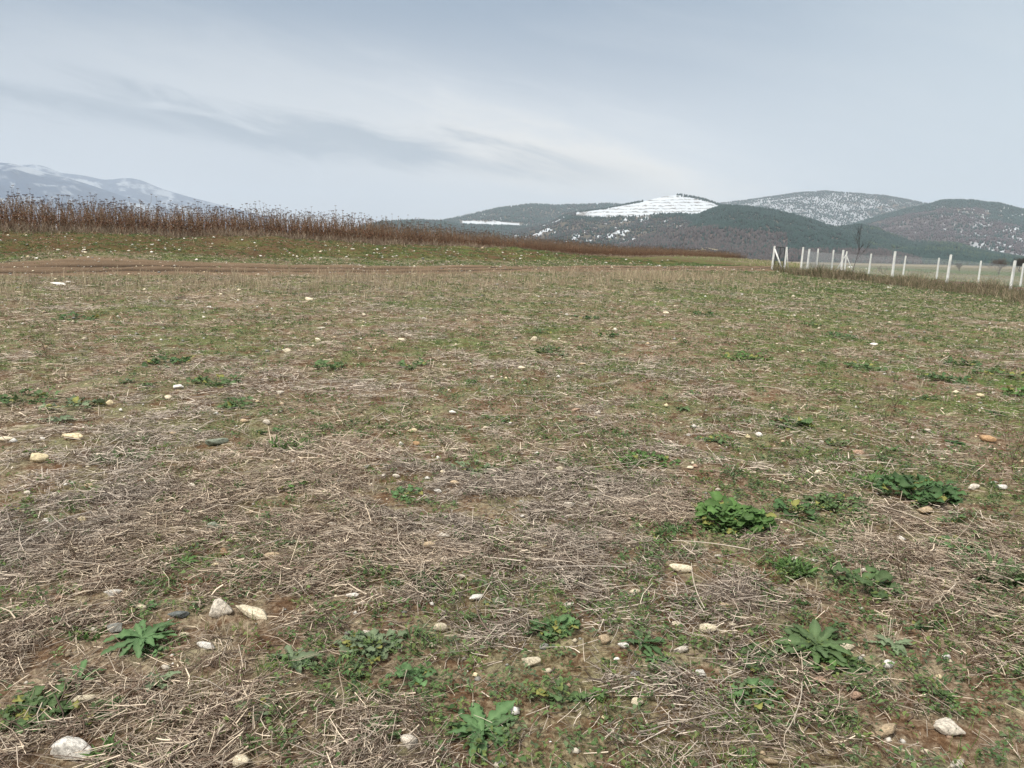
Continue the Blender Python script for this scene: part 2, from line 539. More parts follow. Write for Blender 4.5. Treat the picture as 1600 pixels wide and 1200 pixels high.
# ------------------------------------------------------------------ hills
def ridge(name, pts, D, front, back, amp, colour, trees=0, tree_fn=None, tree_h=(8, 13), tree_w=.36, nu_step=1.6, seed=0, power=1.05, tree_name='conifer_forest'):
    pts = np.array(pts, float)
    us = np.arange(pts[0, 0], pts[-1, 0] + .1, nu_step)
    # smooth crest through the points
    vs = np.interp(us, pts[:, 0], pts[:, 1])
    k = max(1, int(9 / nu_step)); ker = np.hanning(2 * k + 3); ker /= ker.sum()
    vs = np.convolve(np.pad(vs, k + 1, mode='edge'), ker, mode='valid')[:len(us)]
    d = ray(us, vs)
    hd = np.sqrt(d[:, 0] ** 2 + d[:, 1] ** 2)
    az = d[:, :2] / hd[:, None]
    zc = CAM_Z + d[:, 2] / hd * D
    zc = np.maximum(zc, -1)
    nt = 240 if name == 'white_terraced_hill' else 90
    tt = np.concatenate([-np.linspace(1, .12, 8), np.linspace(0, 1, nt)])
    T_, Z_ = np.meshgrid(tt, zc, indexing='ij')
    U_ = np.broadcast_to(us, T_.shape)
    rngv = np.where(T_ < 0, D - T_ * back, D - T_ * front)
    prof = np.where(T_ < 0, 1 + T_, np.clip(1 - T_, 0, 1) ** power)
    xx = az[None, :, 0] * rngv; yy = az[None, :, 1] * rngv
    s = amp
    nx = xx / (s * 7); ny = yy / (s * 7)
    nz = (fbm(nx, ny, 5, 100 + seed, .55) - .5) * 2 * s
    # spurs running down the slope
    sp = (fbm(xx / (s * 3.2) + 3 * fbm(nx, ny, 2, 7 + seed), yy / (s * 14), 3, 120 + seed) - .5) * 2 * s * .8
    env = np.clip(T_, 0, 1) * np.clip(1 - T_, 0, 1) * 4
    env = np.maximum(env, 0)
    zz = Z_ * prof + (nz + sp) * env * np.clip(Z_ / (s * 4), 0, 1)
    zz = zz - 3 * np.clip(T_ - .9, 0, 1) * 10 * .9
    P = np.stack([xx, yy, zz], -1)
    nr, nc = T_.shape
    i = np.arange(nr - 1)[:, None] * nc; j = np.arange(nc - 1)[None]
    Fq = np.stack([i + j, i + nc + j, i + nc + j + 1, i + j + 1], -1).reshape(-1, 4)
    V = P.reshape(-1, 3)
    pu, pv = proj(V)
    col = colour(pu, pv, T_.ravel(), V)
    me = make_mesh(name, V, Fq, col, smooth=True, mat=M_HILL)
    link(name, me, kind='structure')
    if trees:
        r2 = np.random.default_rng(seed + 500)
        a = r2.random(trees) * (nc - 1.001); t = 8 + r2.random(trees) * (nt - 1.001)
        # some right on the crest
        ncr = int(trees * .03); t[:ncr] = 8 + r2.random(ncr) * 1.2
        ia = a.astype(int); it = t.astype(int); fa = a - ia; ft = t - it
        q = (P[it, ia] * ((1 - fa) * (1 - ft))[:, None] + P[it, ia + 1] * (fa * (1 - ft))[:, None]
             + P[it + 1, ia] * ((1 - fa) * ft)[:, None] + P[it + 1, ia + 1] * (fa * ft)[:, None])
        qu, qv = proj(q)
        dens, tc = tree_fn(qu, qv, (t - 8) / nt, q, r2)
        keep = r2.random(trees) < dens
        q = q[keep]; tc = tc[keep]
        n = len(q)
        h = r2.uniform(tree_h[0], tree_h[1], n); w = h * tree_w * r2.uniform(.8, 1.3, n)
        K = 5
        ph = r2.random(n) * 6.28
        an = ph[:, None] + np.arange(K)[None] * 2 * math.pi / K
        jr = r2.uniform(.75, 1.2, (n, K))
        ring = np.stack([q[:, None, 0] + np.cos(an) * w[:, None] * jr, q[:, None, 1] + np.sin(an) * w[:, None] * jr,
                         np.broadcast_to(q[:, None, 2] + h[:, None] * .10, (n, K))], -1)
        ring2 = np.stack([q[:, None, 0] + np.cos(an) * w[:, None] * jr * .6, q[:, None, 1] + np.sin(an) * w[:, None] * jr * .6,
                          np.broadcast_to(q[:, None, 2] + h[:, None] * .6, (n, K))], -1)
        topv = q + np.stack([w * .0, w * 0, h], -1)
        base = q - np.array([0, 0, .5])
        VV = np.concatenate([ring, ring2, topv[:, None], base[:, None]], 1)
        nv = 2 * K + 2
        f = []; f4 = []
        for kk in range(K):
            k2 = (kk + 1) % K
            f4.append([kk, k2, K + k2, K + kk]); f.append([K + kk, K + k2, 2 * K]); f.append([k2, kk, 2 * K + 1])
        off = (np.arange(n) * nv)[:, None, None]
        F3 = (np.array(f)[None] + off).reshape(-1, 3); F4 = (np.array(f4)[None] + off).reshape(-1, 4)
        cc = np.repeat(tc * r2.uniform(.7, 1.35, (n, 1)), nv, 0)
        me = make_mesh(tree_name, VV.reshape(-1, 3), [F3, F4], cc, mat=M_TREE)
        link(tree_name, me, kind='stuff', label=TREE_LABEL[name], category='forest')


TREE_LABEL = {}
SNOW = np.array([.50, .54, .58])
CON = np.array([.020, .044, .040])
DEC = np.array([.057, .052, .055])
SCR = np.array([.095, .085, .065])


def lerp(a, b, w): return a * (1 - w[:, None]) + b * w[:, None]


def nz(V, s, seed, o=4): return fbm(V[:, 0] / s, V[:, 1] / s, o, seed)


def base_cols(V, s, seed):
    n = nz(V, s, seed)
    return lerp(np.array([[.075, .070, .052]]), np.array([[.12, .098, .08]]), sstep(n, .35, .65))


# -- far left mountains
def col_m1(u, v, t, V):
    c = np.tile(np.array([[.02, .05, .11]]), (len(u), 1))  # blue of distant haze painted into the slope colour
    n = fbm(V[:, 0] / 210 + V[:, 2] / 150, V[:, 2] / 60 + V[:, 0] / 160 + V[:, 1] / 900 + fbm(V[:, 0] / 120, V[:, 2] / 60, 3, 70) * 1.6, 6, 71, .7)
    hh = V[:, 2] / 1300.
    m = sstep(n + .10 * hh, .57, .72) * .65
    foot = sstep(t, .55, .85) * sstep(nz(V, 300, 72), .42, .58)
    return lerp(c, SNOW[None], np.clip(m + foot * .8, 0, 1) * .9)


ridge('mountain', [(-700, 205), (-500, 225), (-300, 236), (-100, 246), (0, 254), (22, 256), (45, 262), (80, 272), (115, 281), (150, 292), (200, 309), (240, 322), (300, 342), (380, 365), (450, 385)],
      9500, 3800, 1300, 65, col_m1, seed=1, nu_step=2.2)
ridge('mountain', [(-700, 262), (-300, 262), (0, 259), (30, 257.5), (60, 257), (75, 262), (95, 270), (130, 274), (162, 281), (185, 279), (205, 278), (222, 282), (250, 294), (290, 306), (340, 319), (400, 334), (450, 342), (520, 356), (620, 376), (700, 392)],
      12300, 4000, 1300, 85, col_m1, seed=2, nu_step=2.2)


# -- snowy mountain behind right
def col_f(u, v, t, V):
    c = base_cols(V, 90, 73)
    n = nz(V, 130, 74)
    s = sstep(n + .25 * (1 - sstep(u, 1150, 1500)) + .08, .40, .52)
    return lerp(c, SNOW[None] * .62, s * .9)


def tr_f(u, v, t, V, r):
    d = np.full(len(u), .50)
    d += .5 * (t < .07) + .5 * (t < .16) * sstep(u, 1340, 1420)
    n = nz(V, 160, 75)
    d *= .45 + .9 * sstep(n, .35, .65)
    tc = np.where((r.random(len(u)) < .75)[:, None], CON * 1.25, DEC * 1.1)
    return d, tc


TREE_LABEL['snowy_mountain'] = 'scattered dark trees on the snow dusted mountain behind the fence'
ridge('snowy_mountain', [(1040, 330), (1110, 320), (1150, 315), (1200, 308.5), (1250, 301), (1290, 299), (1330, 302), (1380, 306), (1420, 313), (1450, 319), (1500, 332), (1560, 350), (1620, 370)],
      5800, 1700, 900, 42, col_f, trees=52000, tree_fn=tr_f, tree_h=(8, 12), seed=3, tree_name='mountain_trees')


# -- wooded ridge left of the white hill
def col_b(u, v, t, V):
    c = base_cols(V, 80, 76)
    s = sstep(nz(V, 50, 77) + .10 * sstep(v, 318, 345) * 0, .60, .66)
    field = ((u > 722) & (u < 812) & (np.abs(v - (347.5 + (u - 722) * .035)) < 2.6 + (fbm(u * .1, v * .2, 2, 3) - .5) * 2)).astype(float)
    return lerp(c, SNOW[None], np.clip(s * .5 + field, 0, 1))


def tr_b(u, v, t, V, r):
    d = np.full(len(u), .85)
    field = (u > 718) & (u < 816) & (np.abs(v - (348 + (u - 722) * .035)) < 3.6)
    d = np.where(field, 0, d)
    tc = np.where((r.random(len(u)) < .85)[:, None], CON * 1.3, DEC)
    return d, tc


TREE_LABEL['wooded_ridge'] = 'dark conifer forest covering the long low ridge left of the white hill'
ridge('wooded_ridge', [(640, 362), (690, 346), (740, 335), (780, 326), (830, 320), (870, 322), (900, 321), (950, 319), (980, 321), (1050, 326), (1120, 332)],
      4700, 1700, 700, 38, col_b, trees=24000, tree_fn=tr_b, tree_h=(9, 15), seed=4, tree_name='ridge_forest')


def col_a(u, v, t, V):
    return base_cols(V, 60, 78)


def tr_a(u, v, t, V, r):
    tc = np.where((r.random(len(u)) < .85)[:, None], CON * 1.2, DEC)
    return np.full(len(u), .9), tc


TREE_LABEL['low_wooded_hill'] = 'dark forest on the lowest hill above the left end of the brown stalks'
ridge('low_wooded_hill', [(520, 372), (570, 353), (600, 347.5), (650, 345), (690, 347), (720, 352), (780, 354), (840, 356), (880, 360)],
      3500, 1100, 500, 25, col_a, trees=15000, tree_fn=tr_a, tree_h=(8, 13), seed=5, tree_name='hill_forest')


# -- right hill
def col_g(u, v, t, V):
    c = lerp(base_cols(V, 80, 79), np.array([[.078, .066, .070]]), sstep(t, .2, .4) * .8)
    n = nz(V, 45, 80, 5)
    s = sstep(n, .56, .62) * (sstep(u, 1480, 1560) * .9 + .75 * np.exp(-((v - 325 - (u - 1480) * .05) / 9) ** 2))
    n2 = fbm(V[:, 0] / 22, V[:, 1] / 22, 3, 81)
    s = np.maximum(s, sstep(n2, .74, .78) * .6)
    return lerp(c, SNOW[None], np.clip(s, 0, 1))


def tr_g(u, v, t, V, r):
    dark = (t < .12) | ((u > 1545) & (t < .3))
    d = np.where(dark, 1.0, .38)
    n = nz(V, 120, 82)
    cn = r.random(len(u)) < np.where(dark, 1.0, .12 + .5 * sstep(n, .5, .65))
    return d, np.where(cn[:, None], CON * 1.15, np.array([.075, .06, .065]))


TREE_LABEL['purple_wooded_hill'] = 'bare purple brown woods with conifers on top of the rightmost hill'
ridge('purple_wooded_hill', [(1280, 372), (1330, 352), (1400, 331), (1450, 320), (1475, 313.5), (1520, 314), (1545, 318), (1560, 318), (1585, 325), (1600, 329), (1660, 345), (1760, 360), (1900, 372)],
      4200, 1500, 700, 34, col_g, trees=40000, tree_fn=tr_g, tree_h=(7, 12), seed=6, tree_name='hill_woods')

# -- white terraced hill
_sb_u = np.array([820, 905, 940, 960, 1000, 1030, 1060, 1090, 1105, 1125, 1140])
_sb_v = np.array([330, 339, 340, 338.5, 338, 334.5, 334, 336, 331, 325, 322])


def col_c(u, v, t, V):
    c = base_cols(V, 55, 83)
    low = np.interp(u, _sb_u, _sb_v) + (fbm(u * .15, v * .0, 2, 9) - .5) * 2.5
    snow = sstep(low - v + (fbm(u * .4, v * .6, 3, 96) - .5) * 3, -.8, 1.2) * sstep(u + (fbm(u * .3, v * .8, 2, 97) - .5) * 26, 903, 925) * (u < 1140)
    # scrub lines along the terraces
    n = fbm(u * .12, v * .5, 3, 84)
    ph = (v + (u - 1000) * .012 * 1.0 + (n - .5) * 3.0) / 4.6
    line = (np.abs(ph - np.round(ph)) < .17 + .16 * (n - .4))
    brk = fbm(u * .22, v * 1.2, 3, 85) > .42
    n5 = fbm(u * .5, v * 1.5, 3, 95)
    c = lerp(c, SNOW[None], snow * (1 - .78 * (line & brk) * sstep(n5, .2, .45) * np.ones(len(u))))
    # patches below the belt of firs, and the pale edge of the left spur
    p = sstep(nz(V, 34, 86, 5) + .16 * np.exp(-((v - 346) / 3.5) ** 2) * (u > 945) * (u < 1120), .66, .70)
    c = lerp(c, SNOW[None], p * (snow < .1))
    edge = (u > 845) & (u < 905) & (np.abs(v - np.interp(u, [845, 865, 885, 905], [352, 347, 338, 332.5])) < 1.6)
    c = lerp(c, SNOW[None], edge * .95)
    return c


def tr_c(u, v, t, V, r):
    low = np.interp(u, _sb_u, _sb_v)
    belt = (v > low) & (v < low + 7)
    on = (v <= low) & (u > 900)
    rim = ((u > 1058) & (u < 1130) & (t < .035)) | ((u > 905) & (u < 1005) & (t < .025))
    n = nz(V, 90, 87)
    d = np.where(belt, 1.0, .35 + .6 * sstep(n, .4, .6))
    n = fbm(u * .12, v * .5, 3, 84)
    ph = (v + (u - 1000) * .012 + (n - .5) * 3.0) / 4.6
    line = (np.abs(ph - np.round(ph)) < .12) & (n > .45)
    d = np.where(on & ~rim, 0.0, d)
    cn = r.random(len(u)) < np.where(belt | rim, 1.0, .45)
    return d, np.where(cn[:, None], CON, DEC * 1.05)


TREE_LABEL['white_terraced_hill'] = 'belt of dark firs and bare scrub below the white terraced summit'
ridge('white_terraced_hill', [(800, 362), (840, 354), (860, 348), (885, 335), (905, 331), (940, 327), (1000, 315.5), (1040, 306.5), (1062, 304.5), (1080, 307), (1100, 311.5), (1130, 322), (1160, 334), (1220, 350), (1300, 372)],
      3200, 1450, 500, 26, col_c, trees=34000, tree_fn=tr_c, tree_h=(5, 9), seed=7, nu_step=1.0, tree_name='fir_belt')


# -- conifer hill in front of it
def col_e(u, v, t, V):
    return lerp(base_cols(V, 50, 88), np.array([[.10, .075, .07]]), sstep(t, .4, .55) * .7)


def tr_e(u, v, t, V, r):
    low = np.interp(u, [1000, 1060, 1120, 1180, 1240, 1300], [350, 356, 357, 361, 368, 374]) + (nz(V, 60, 89) - .5) * 10
    con = v < low
    con |= (u > 1230) & (v < 392)
    d = np.where(con, .95, .7)
    c = np.where((con | (r.random(len(u)) < .15))[:, None], CON * .95, DEC * np.array([1.1, 1.0, .95]))
    return d, c


TREE_LABEL['conifer_hill'] = 'dense green conifers with bare brown woods below on the middle hill'
ridge('conifer_hill', [(960, 378), (1010, 365), (1060, 348), (1090, 337), (1110, 329), (1130, 323), (1160, 324), (1200, 328), (1240, 337), (1270, 346), (1300, 356), (1340, 370), (1400, 390), (1440, 402)],
      2450, 950, 350, 22, col_e, trees=30000, tree_fn=tr_e, tree_h=(6, 10), seed=8, nu_step=1.2, tree_name='conifer_forest')


def col_h(u, v, t, V):
    c = base_cols(V, 50, 90)
    edge = (u > 1365) & (u < 1432) & (v < np.interp(u, [1365, 1400, 1432], [360, 369, 384])) & (nz(V, 16, 91, 3) > .5)
    return lerp(c, SNOW[None], edge * .9)


def tr_h(u, v, t, V, r):
    n = nz(V, 110, 92)
    return np.where(t < .05, .6, .93), np.where((n < .56)[:, None] | (r.random(len(u)) < .6)[:, None], CON, np.array([.045, .07, .04]))


TREE_LABEL['fir_slope'] = 'dense fir plantation on the low slope behind the fence posts'
ridge('fir_slope', [(1200, 392), (1260, 372), (1300, 357), (1340, 352), (1370, 357), (1390, 366), (1425, 380), (1440, 379), (1470, 380.5), (1495, 382), (1530, 392), (1560, 398), (1600, 404), (1680, 410)],
      2700, 900, 350, 20, col_h, trees=24000, tree_fn=tr_h, tree_h=(6, 10), seed=9, nu_step=1.2, tree_name='fir_plantation')


def col_l(u, v, t, V):
    return lerp(np.array([[.20, .175, .12]]), np.array([[.11, .095, .07]]), sstep(nz(V, 14, 93), .45, .6))


def tr_l(u, v, t, V, r):
    return .5 * sstep(nz(V, 30, 94), .5, .6), np.tile(DEC * 1.1, (len(u), 1))


TREE_LABEL['grassy_knoll'] = 'low bare scrub on the tan knoll at the right end of the stalks'
ridge('grassy_knoll', [(960, 402), (1000, 395), (1040, 390), (1070, 387.5), (1100, 386), (1125, 390), (1150, 397), (1180, 404), (1200, 408)],
      1250, 380, 200, 8, col_l, trees=4000, tree_fn=tr_l, tree_h=(2, 4), tree_w=.6, seed=10, nu_step=1.2, tree_name='knoll_scrub')


# ------------------------------------------------------------------ where the named stones and plants stand
STONES = [
    (113, 1173, 54, 36, 'white', 'large chalky white stone in the bottom left corner'),
    (345, 951, 40, 30, 'pale', 'rounded pale stone left of the long tan one'),
    (394, 956, 56, 24, 'cream', 'long tan stone with a dark cleft beside a rounded pale stone'),
    (279, 961, 36, 11, 'slate', 'flat dark slate coloured stone left of two big pale stones'),
    (181, 981, 30, 17, 'grey', 'dull grey stone behind the lobed blue green rosette'),
    (290, 993, 15, 10, 'cream', 'small cream stone just above a flat whitish one'),
    (323, 1011, 26, 13, 'white', 'flat whitish stone on bare soil below the two big pale stones'),
    (131, 1092, 29, 15, 'cream', 'flat angular cream stone above the large chalky one'),
    (640, 1159, 30, 26, 'pale', 'pale blocky stone left of the big rosette at the bottom'),
    (379, 1187, 29, 28, 'cream', 'knobbly cream stone at the bottom edge left of centre'),
    (828, 1034, 31, 20, 'cream', 'cream angular stone on straw above the big bottom rosette'),
    (850, 1010, 14, 17, 'grey', 'small upright grey stone just behind a cream angular one'),
    (945, 999, 22, 18, 'tan', 'dull tan stone among green weeds right of bottom centre'),
    (996, 1094, 18, 24, 'cream', 'cream stone standing in the bare reddish soil patch'),
    (1062, 887, 40, 17, 'cream', 'yellowish white stone half under straw below the bright mallow clump'),
    (1384, 1144, 40, 19, 'tan', 'flat sandy stone near the bottom right'),
    (1482, 1136, 42, 26, 'pale', 'lumpy pale stone near the bottom right corner'),
    (1496, 1194, 28, 14, 'pale', 'pale stone cut by the bottom edge at right'),
    (1202, 1191, 26, 12, 'tan', 'wedge shaped tan stone cut by the bottom edge'),
    (1321, 1014, 26, 14, 'cream', 'cream stone touching the toothed rosette at right'),
    (1389, 1038, 19, 14, 'white', 'small whitish knobbly stone right of the toothed rosette'),
    (1478, 1029, 15, 9, 'white', 'small oval whitish stone on bare soil at right'),
    (1281, 1062, 18, 18, 'pink', 'pinkish upright stone below the toothed rosette'),
    (1095, 1052, 19, 14, 'white', 'small white stone in straw left of the toothed rosette'),
    (1338, 1089, 22, 14, 'pink', 'dull pinkish brown stone between weeds at lower right'),
    (58, 717, 26, 15, 'yellow', 'yellow ochre rounded stone near the left edge'),
    (114, 682, 35, 13, 'yellow', 'long smooth yellow stone near the left edge'),
    (337, 690, 36, 16, 'green', 'smooth grey green boulder shaped stone on bare soil'),
    (8, 689, 22, 9, 'cream', 'cream stone at the very left edge'),
    (332, 823, 26, 17, 'green', 'round grey green pebble above the small bright rosette'),
    (351, 863, 21, 13, 'brown', 'round brown stone on bare soil beside the small bright rosette'),
    (128, 814, 17, 12, 'yellow', 'small pale yellow angular stone in straw at left'),
    (301, 760, 15, 9, 'pale', 'small pale stone on the bare brown soil left of centre'),
    (140, 760, 13, 9, 'tan', 'small tan stone beside a weed at left'),
    (294, 810, 10, 8, 'yellow', 'tiny yellow stone above the grey green pebble'),
    (279, 604, 19, 9, 'white', 'bright white stone below the dark green clump at left'),
    (262, 622, 12, 7, 'cream', 'small cream stone just below the bright white one'),
    (172, 629, 11, 7, 'yellow', 'small yellow stone right of the broad leaved clump'),
    (643, 673, 17, 8, 'yellow', 'flat yellow stone above the orange one near the centre'),
    (650, 694, 15, 10, 'orange', 'rounded orange brown stone near the centre'),
    (683, 768, 15, 9, 'white', 'small white stone right of the ivy like weed'),
    (711, 756, 17, 11, 'tan', 'dull tan stone further right of the ivy like weed'),
    (619, 746, 12, 9, 'pale', 'small pale stone above the ivy like weed'),
    (497, 531, 11, 9, 'cream', 'rounded cream stone standing in far stubble left of centre'),
    (448, 548, 13, 8, 'cream', 'cream stone on a green tuft left of centre'),
    (483, 467, 13, 8, 'cream', 'cream stone in the far stubble near the track'),
    (502, 513, 13, 5, 'pale', 'flat pale stone with a dark weed beside it'),
    (627, 531, 11, 7, 'cream', 'cream stone alone in the stubble above the centre'),
    (834, 530, 14, 9, 'cream', 'rounded cream stone under a clump of weeds above the centre'),
    (815, 575, 12, 10, 'cream', 'cream block shaped stone above the centre'),
    (872, 588, 8, 7, 'white', 'small round white stone above the centre'),
    (908, 569, 15, 5, 'tan', 'flat tan stone in the middle of the field'),
    (899, 640, 15, 6, 'pink', 'flat pinkish stone in the green weeds'),
    (1041, 489, 10, 5, 'cream', 'flat cream stone in the far green weeds'),
    (1520, 762, 21, 9, 'pale', 'pale flat stone right of the dark leafy clump'),
    (1545, 687, 26, 10, 'orange', 'orange tan stone under dry brush at the right edge'),
    (1450, 674, 14, 6, 'pale', 'small pale stone in grey straw at right'),
    (1343, 708, 18, 9, 'pink', 'dull pinkish stone in grey straw at right'),
    (1494, 613, 10, 5, 'cream', 'small cream stone left of a yellowish one at right'),
    (1533, 618, 17, 7, 'yellow', 'yellowish stone below the dark strip of leaves at right'),
    (1365, 538, 12, 4, 'white', 'thin white stone on the right half of the field'),
    (1445, 798, 28, 13, 'tan', 'broad tan stone in front of the dark leafy clump'),
    (1465, 905, 16, 7, 'pink', 'small pink stone in straw above green weeds at right'),
    (1293, 776, 9, 6, 'white', 'tiny white stone in the green weeds at right'),
    (1231, 830, 9, 7, 'cream', 'tiny cream stone below the small dark clump'),
    (1210, 852, 12, 6, 'cream', 'small cream stone below and left of the small dark clump'),
    (1146, 927, 9, 6, 'pink', 'small pink stone below the yellowish white one'),
    (1122, 872, 13, 7, 'pale', 'small whitish stone right of the yellowish white one'),
    (93, 444, 20, 5, 'white', 'flat white stone in front of the dirt track at far left'),
    (106, 441, 9, 4, 'white', 'small white stone touching the flat white one at far left'),
    (262, 870, 10, 7, 'brown', 'small brown stone left of the small bright rosette'),
    (93, 936, 13, 9, 'pink', 'small reddish stone in dark straw at lower left'),
    (300, 939, 11, 8, 'tan', 'small round tan stone above the two big pale stones'),
    (563, 1018, 14, 8, 'orange', 'small orange stone in straw left of bottom centre'),
    (675, 946, 8, 6, 'white', 'tiny white stone in the straw at lower centre'),
    (205, 1017, 20, 9, 'tan', 'flat tan stone in shadowed soil below the lobed rosette'),
]


PLANTS = [
    (1142, 815, 128, 80, 'round', 'bright', 170, 'large bright green mallow clump with round leaves right of centre'),
    (1428, 768, 124, 66, 'round', 'dark', 100, 'wide dark green leafy clump near the right edge'),
    (1365, 755, 70, 40, 'fine', 'bright', 120, 'bright fine leaved weed joined to the wide dark clump'),
    (1300, 790, 110, 28, 'broad', 'mid', 70, 'low spreading weed patch left of the wide dark clump'),
    (1244, 803, 56, 36, 'round', 'dark', 30, 'small dark clump between the mallow and the wide dark clump'),
    (265, 567, 78, 26, 'round', 'dark', 45, 'dark green leafy clump on the left half of the field'),
    (336, 600, 90, 24, 'round', 'mid', 50, 'spreading green clump right of the bright white stone'),
    (372, 634, 46, 14, 'round', 'mid', 22, 'small round leaved weed above the grey green boulder'),
    (118, 499, 66, 14, 'round', 'dark', 40, 'dark clump far out at the left of the field'),
    (35, 627, 92, 26, 'round', 'mid', 44, 'broad leaved clump cut by the left edge'),
    (120, 634, 84, 16, 'round', 'grey', 34, 'greyish trailing weed right of the left edge clump'),
    (92, 657, 50, 16, 'lobed', 'grey', 9, 'pale grey green rosette below the left edge clump'),
    (1275, 1012, 118, 44, 'lobed', 'mid', 22, 'toothed green rosette beside a cream stone at lower right'),
    (1330, 1052, 66, 30, 'lobed', 'mid', 12, 'small toothed rosette below the cream stone at lower right'),
    (1352, 917, 90, 34, 'round', 'mid', 18, 'sprawling weed with two big oval leaves at right'),
    (752, 1145, 128, 80, 'lobed', 'blue', 14, 'big blue green rosette with long lobed leaves at bottom centre'),
    (634, 776, 78, 30, 'broad', 'blue', 20, 'ivy like blue green weed between white stones'),
    (222, 1000, 100, 42, 'lobed', 'blue', 16, 'finely lobed blue green rosette at lower left'),
    (132, 997, 60, 30, 'fine', 'bright', 80, 'fine bright green weed left of the lobed rosette'),
    (290, 878, 42, 26, 'lobed', 'bright', 10, 'small bright rosette on bare soil below the grey green pebble'),
    (60, 1122, 104, 50, 'broad', 'mid', 60, 'dark heart leaved weed above the large chalky stone'),
    (1240, 892, 58, 44, 'fine', 'bright', 170, 'bushy bright green weed at right of the straw'),
    (1556, 905, 100, 60, 'fine', 'mid', 200, 'bushy green weed at the right edge'),
    (1500, 860, 100, 40, 'broad', 'blue', 44, 'blue green trailing weed near the right edge'),
    (1140, 1132, 62, 30, 'fine', 'lime', 120, 'feathery lime green weed near the bottom right'),
    (1152, 1192, 56, 30, 'fine', 'lime', 110, 'feathery lime green weed cut by the bottom edge'),
    (1302, 1122, 40, 40, 'fine', 'bright', 80, 'upright grassy green tuft at lower right'),
    (1180, 1092, 90, 30, 'broad', 'blue', 26, 'dull blue green weed in straw left of the grassy tuft'),
    (1403, 952, 30, 24, 'fine', 'lime', 40, 'tiny lime green weed under the two big oval leaves'),
    (190, 722, 92, 30, 'fine', 'mid', 160, 'low feathery weed right of the yellow stones'),
    (735, 735, 90, 40, 'broad', 'grey', 36, 'pale creeping weed right of the ivy like one'),
    (1010, 728, 110, 36, 'broad', 'bright', 70, 'spreading green weed patch in the middle of the straw'),
    (515, 573, 56, 16, 'round', 'mid', 30, 'leafy clump among far stubble left of centre'),
    (645, 573, 60, 16, 'round', 'mid', 30, 'leafy clump among far stubble near the centre'),
    (925, 499, 42, 18, 'round', 'dark', 26, 'dark upright clump in the far field right of centre'),
    (948, 526, 34, 20, 'round', 'dark', 22, 'dark upright clump just below another far one'),
    (855, 550, 56, 16, 'round', 'dark', 30, 'dark flat clump above the centre of the field'),
    (845, 521, 40, 12, 'round', 'mid', 22, 'flat clump beside a rounded cream stone'),
    (1165, 562, 96, 16, 'round', 'bright', 60, 'long bright green clump right of centre'),
    (1072, 535, 20, 10, 'round', 'dark', 14, 'tiny dark clump left of pale upright stubble'),
    (1500, 571, 50, 10, 'round', 'dark', 34, 'dark green strip of leaves at right'),
    (1560, 586, 66, 14, 'round', 'mid', 36, 'green clump right of the dark strip of leaves'),
    (1475, 593, 76, 16, 'round', 'dark', 46, 'dark green clump below the strip of leaves at right'),
    (1348, 575, 62, 14, 'round', 'mid', 36, 'leafy clump on the right half of the far field'),
    (1590, 617, 40, 16, 'round', 'bright', 24, 'bright clump cut by the right edge'),
    (1318, 527, 50, 12, 'round', 'dark', 30, 'dark clump far out on the right half'),
    (1100, 492, 46, 12, 'round', 'dark', 30, 'dark clump beside a flat cream stone far out'),
    (1270, 509, 36, 8, 'round', 'mid', 20, 'small clump far out below the gate'),
    (1236, 667, 60, 30, 'round', 'mid', 40, 'leafy weed clump above the dark straw at right'),
    (575, 1010, 120, 44, 'broad', 'grey', 44, 'pale creeping weed in straw at lower centre'),
    (940, 955, 36, 34, 'fine', 'bright', 60, 'upright green grass tuft at lower centre'),
    (650, 1005, 60, 40, 'fine', 'mid', 70, 'thin grassy weed left of the cream angular stone'),
    (528, 1052, 90, 40, 'fine', 'mid', 110, 'grassy green patch at the lower left of centre'),
    (865, 985, 80, 26, 'broad', 'blue', 30, 'blue green low weed above the small grey stone'),
    (1395, 1010, 60, 20, 'lobed', 'grey', 9, 'faint greyish rosette on bare soil at lower right'),
    (600, 1140, 60, 40, 'broad', 'mid', 22, 'low leafy weed left of the big bottom rosette'),
    (165, 1120, 60, 40, 'broad', 'mid', 26, 'leafy weed right of the dark heart leaved one'),
    (170, 1185, 40, 50, 'fine', 'bright', 60, 'thin grass shoots right of the large chalky stone'),
    (275, 740, 50, 16, 'fine', 'bright', 60, 'small bright weed on bare brown soil at left'),
    (450, 700, 60, 44, 'fine', 'bright', 90, 'grassy weed strip left of the centre'),
    (1470, 1090, 50, 24, 'broad', 'mid', 16, 'dull green weed above the lumpy pale stone'),
    (1120, 690, 70, 30, 'broad', 'mid', 40, 'green weed above the mallow clump'),
]


def small_specs():
    r = random.Random(5)
    used = [(s[0], s[1]) for s in STONES]
    out = []
    while len(out) < 120:
        v = 428 + 620 * r.random() ** 1.9
        u = r.uniform(0, 1600)
        if u > 1250 and v < 470: continue
        if any(abs(u - a) < 14 and abs(v - b) < 12 for a, b in used): continue
        used.append((u, v))
        d = np.linalg.norm(ground_at(u, v))
        w = r.uniform(.03, .075) * (1 + d / 38) * F / d
        out.append((u, v, w, w * r.uniform(.45, .7), r.choice(['white', 'cream', 'pale', 'pale', 'cream', 'tan', 'pale', 'pink'])))
    return out


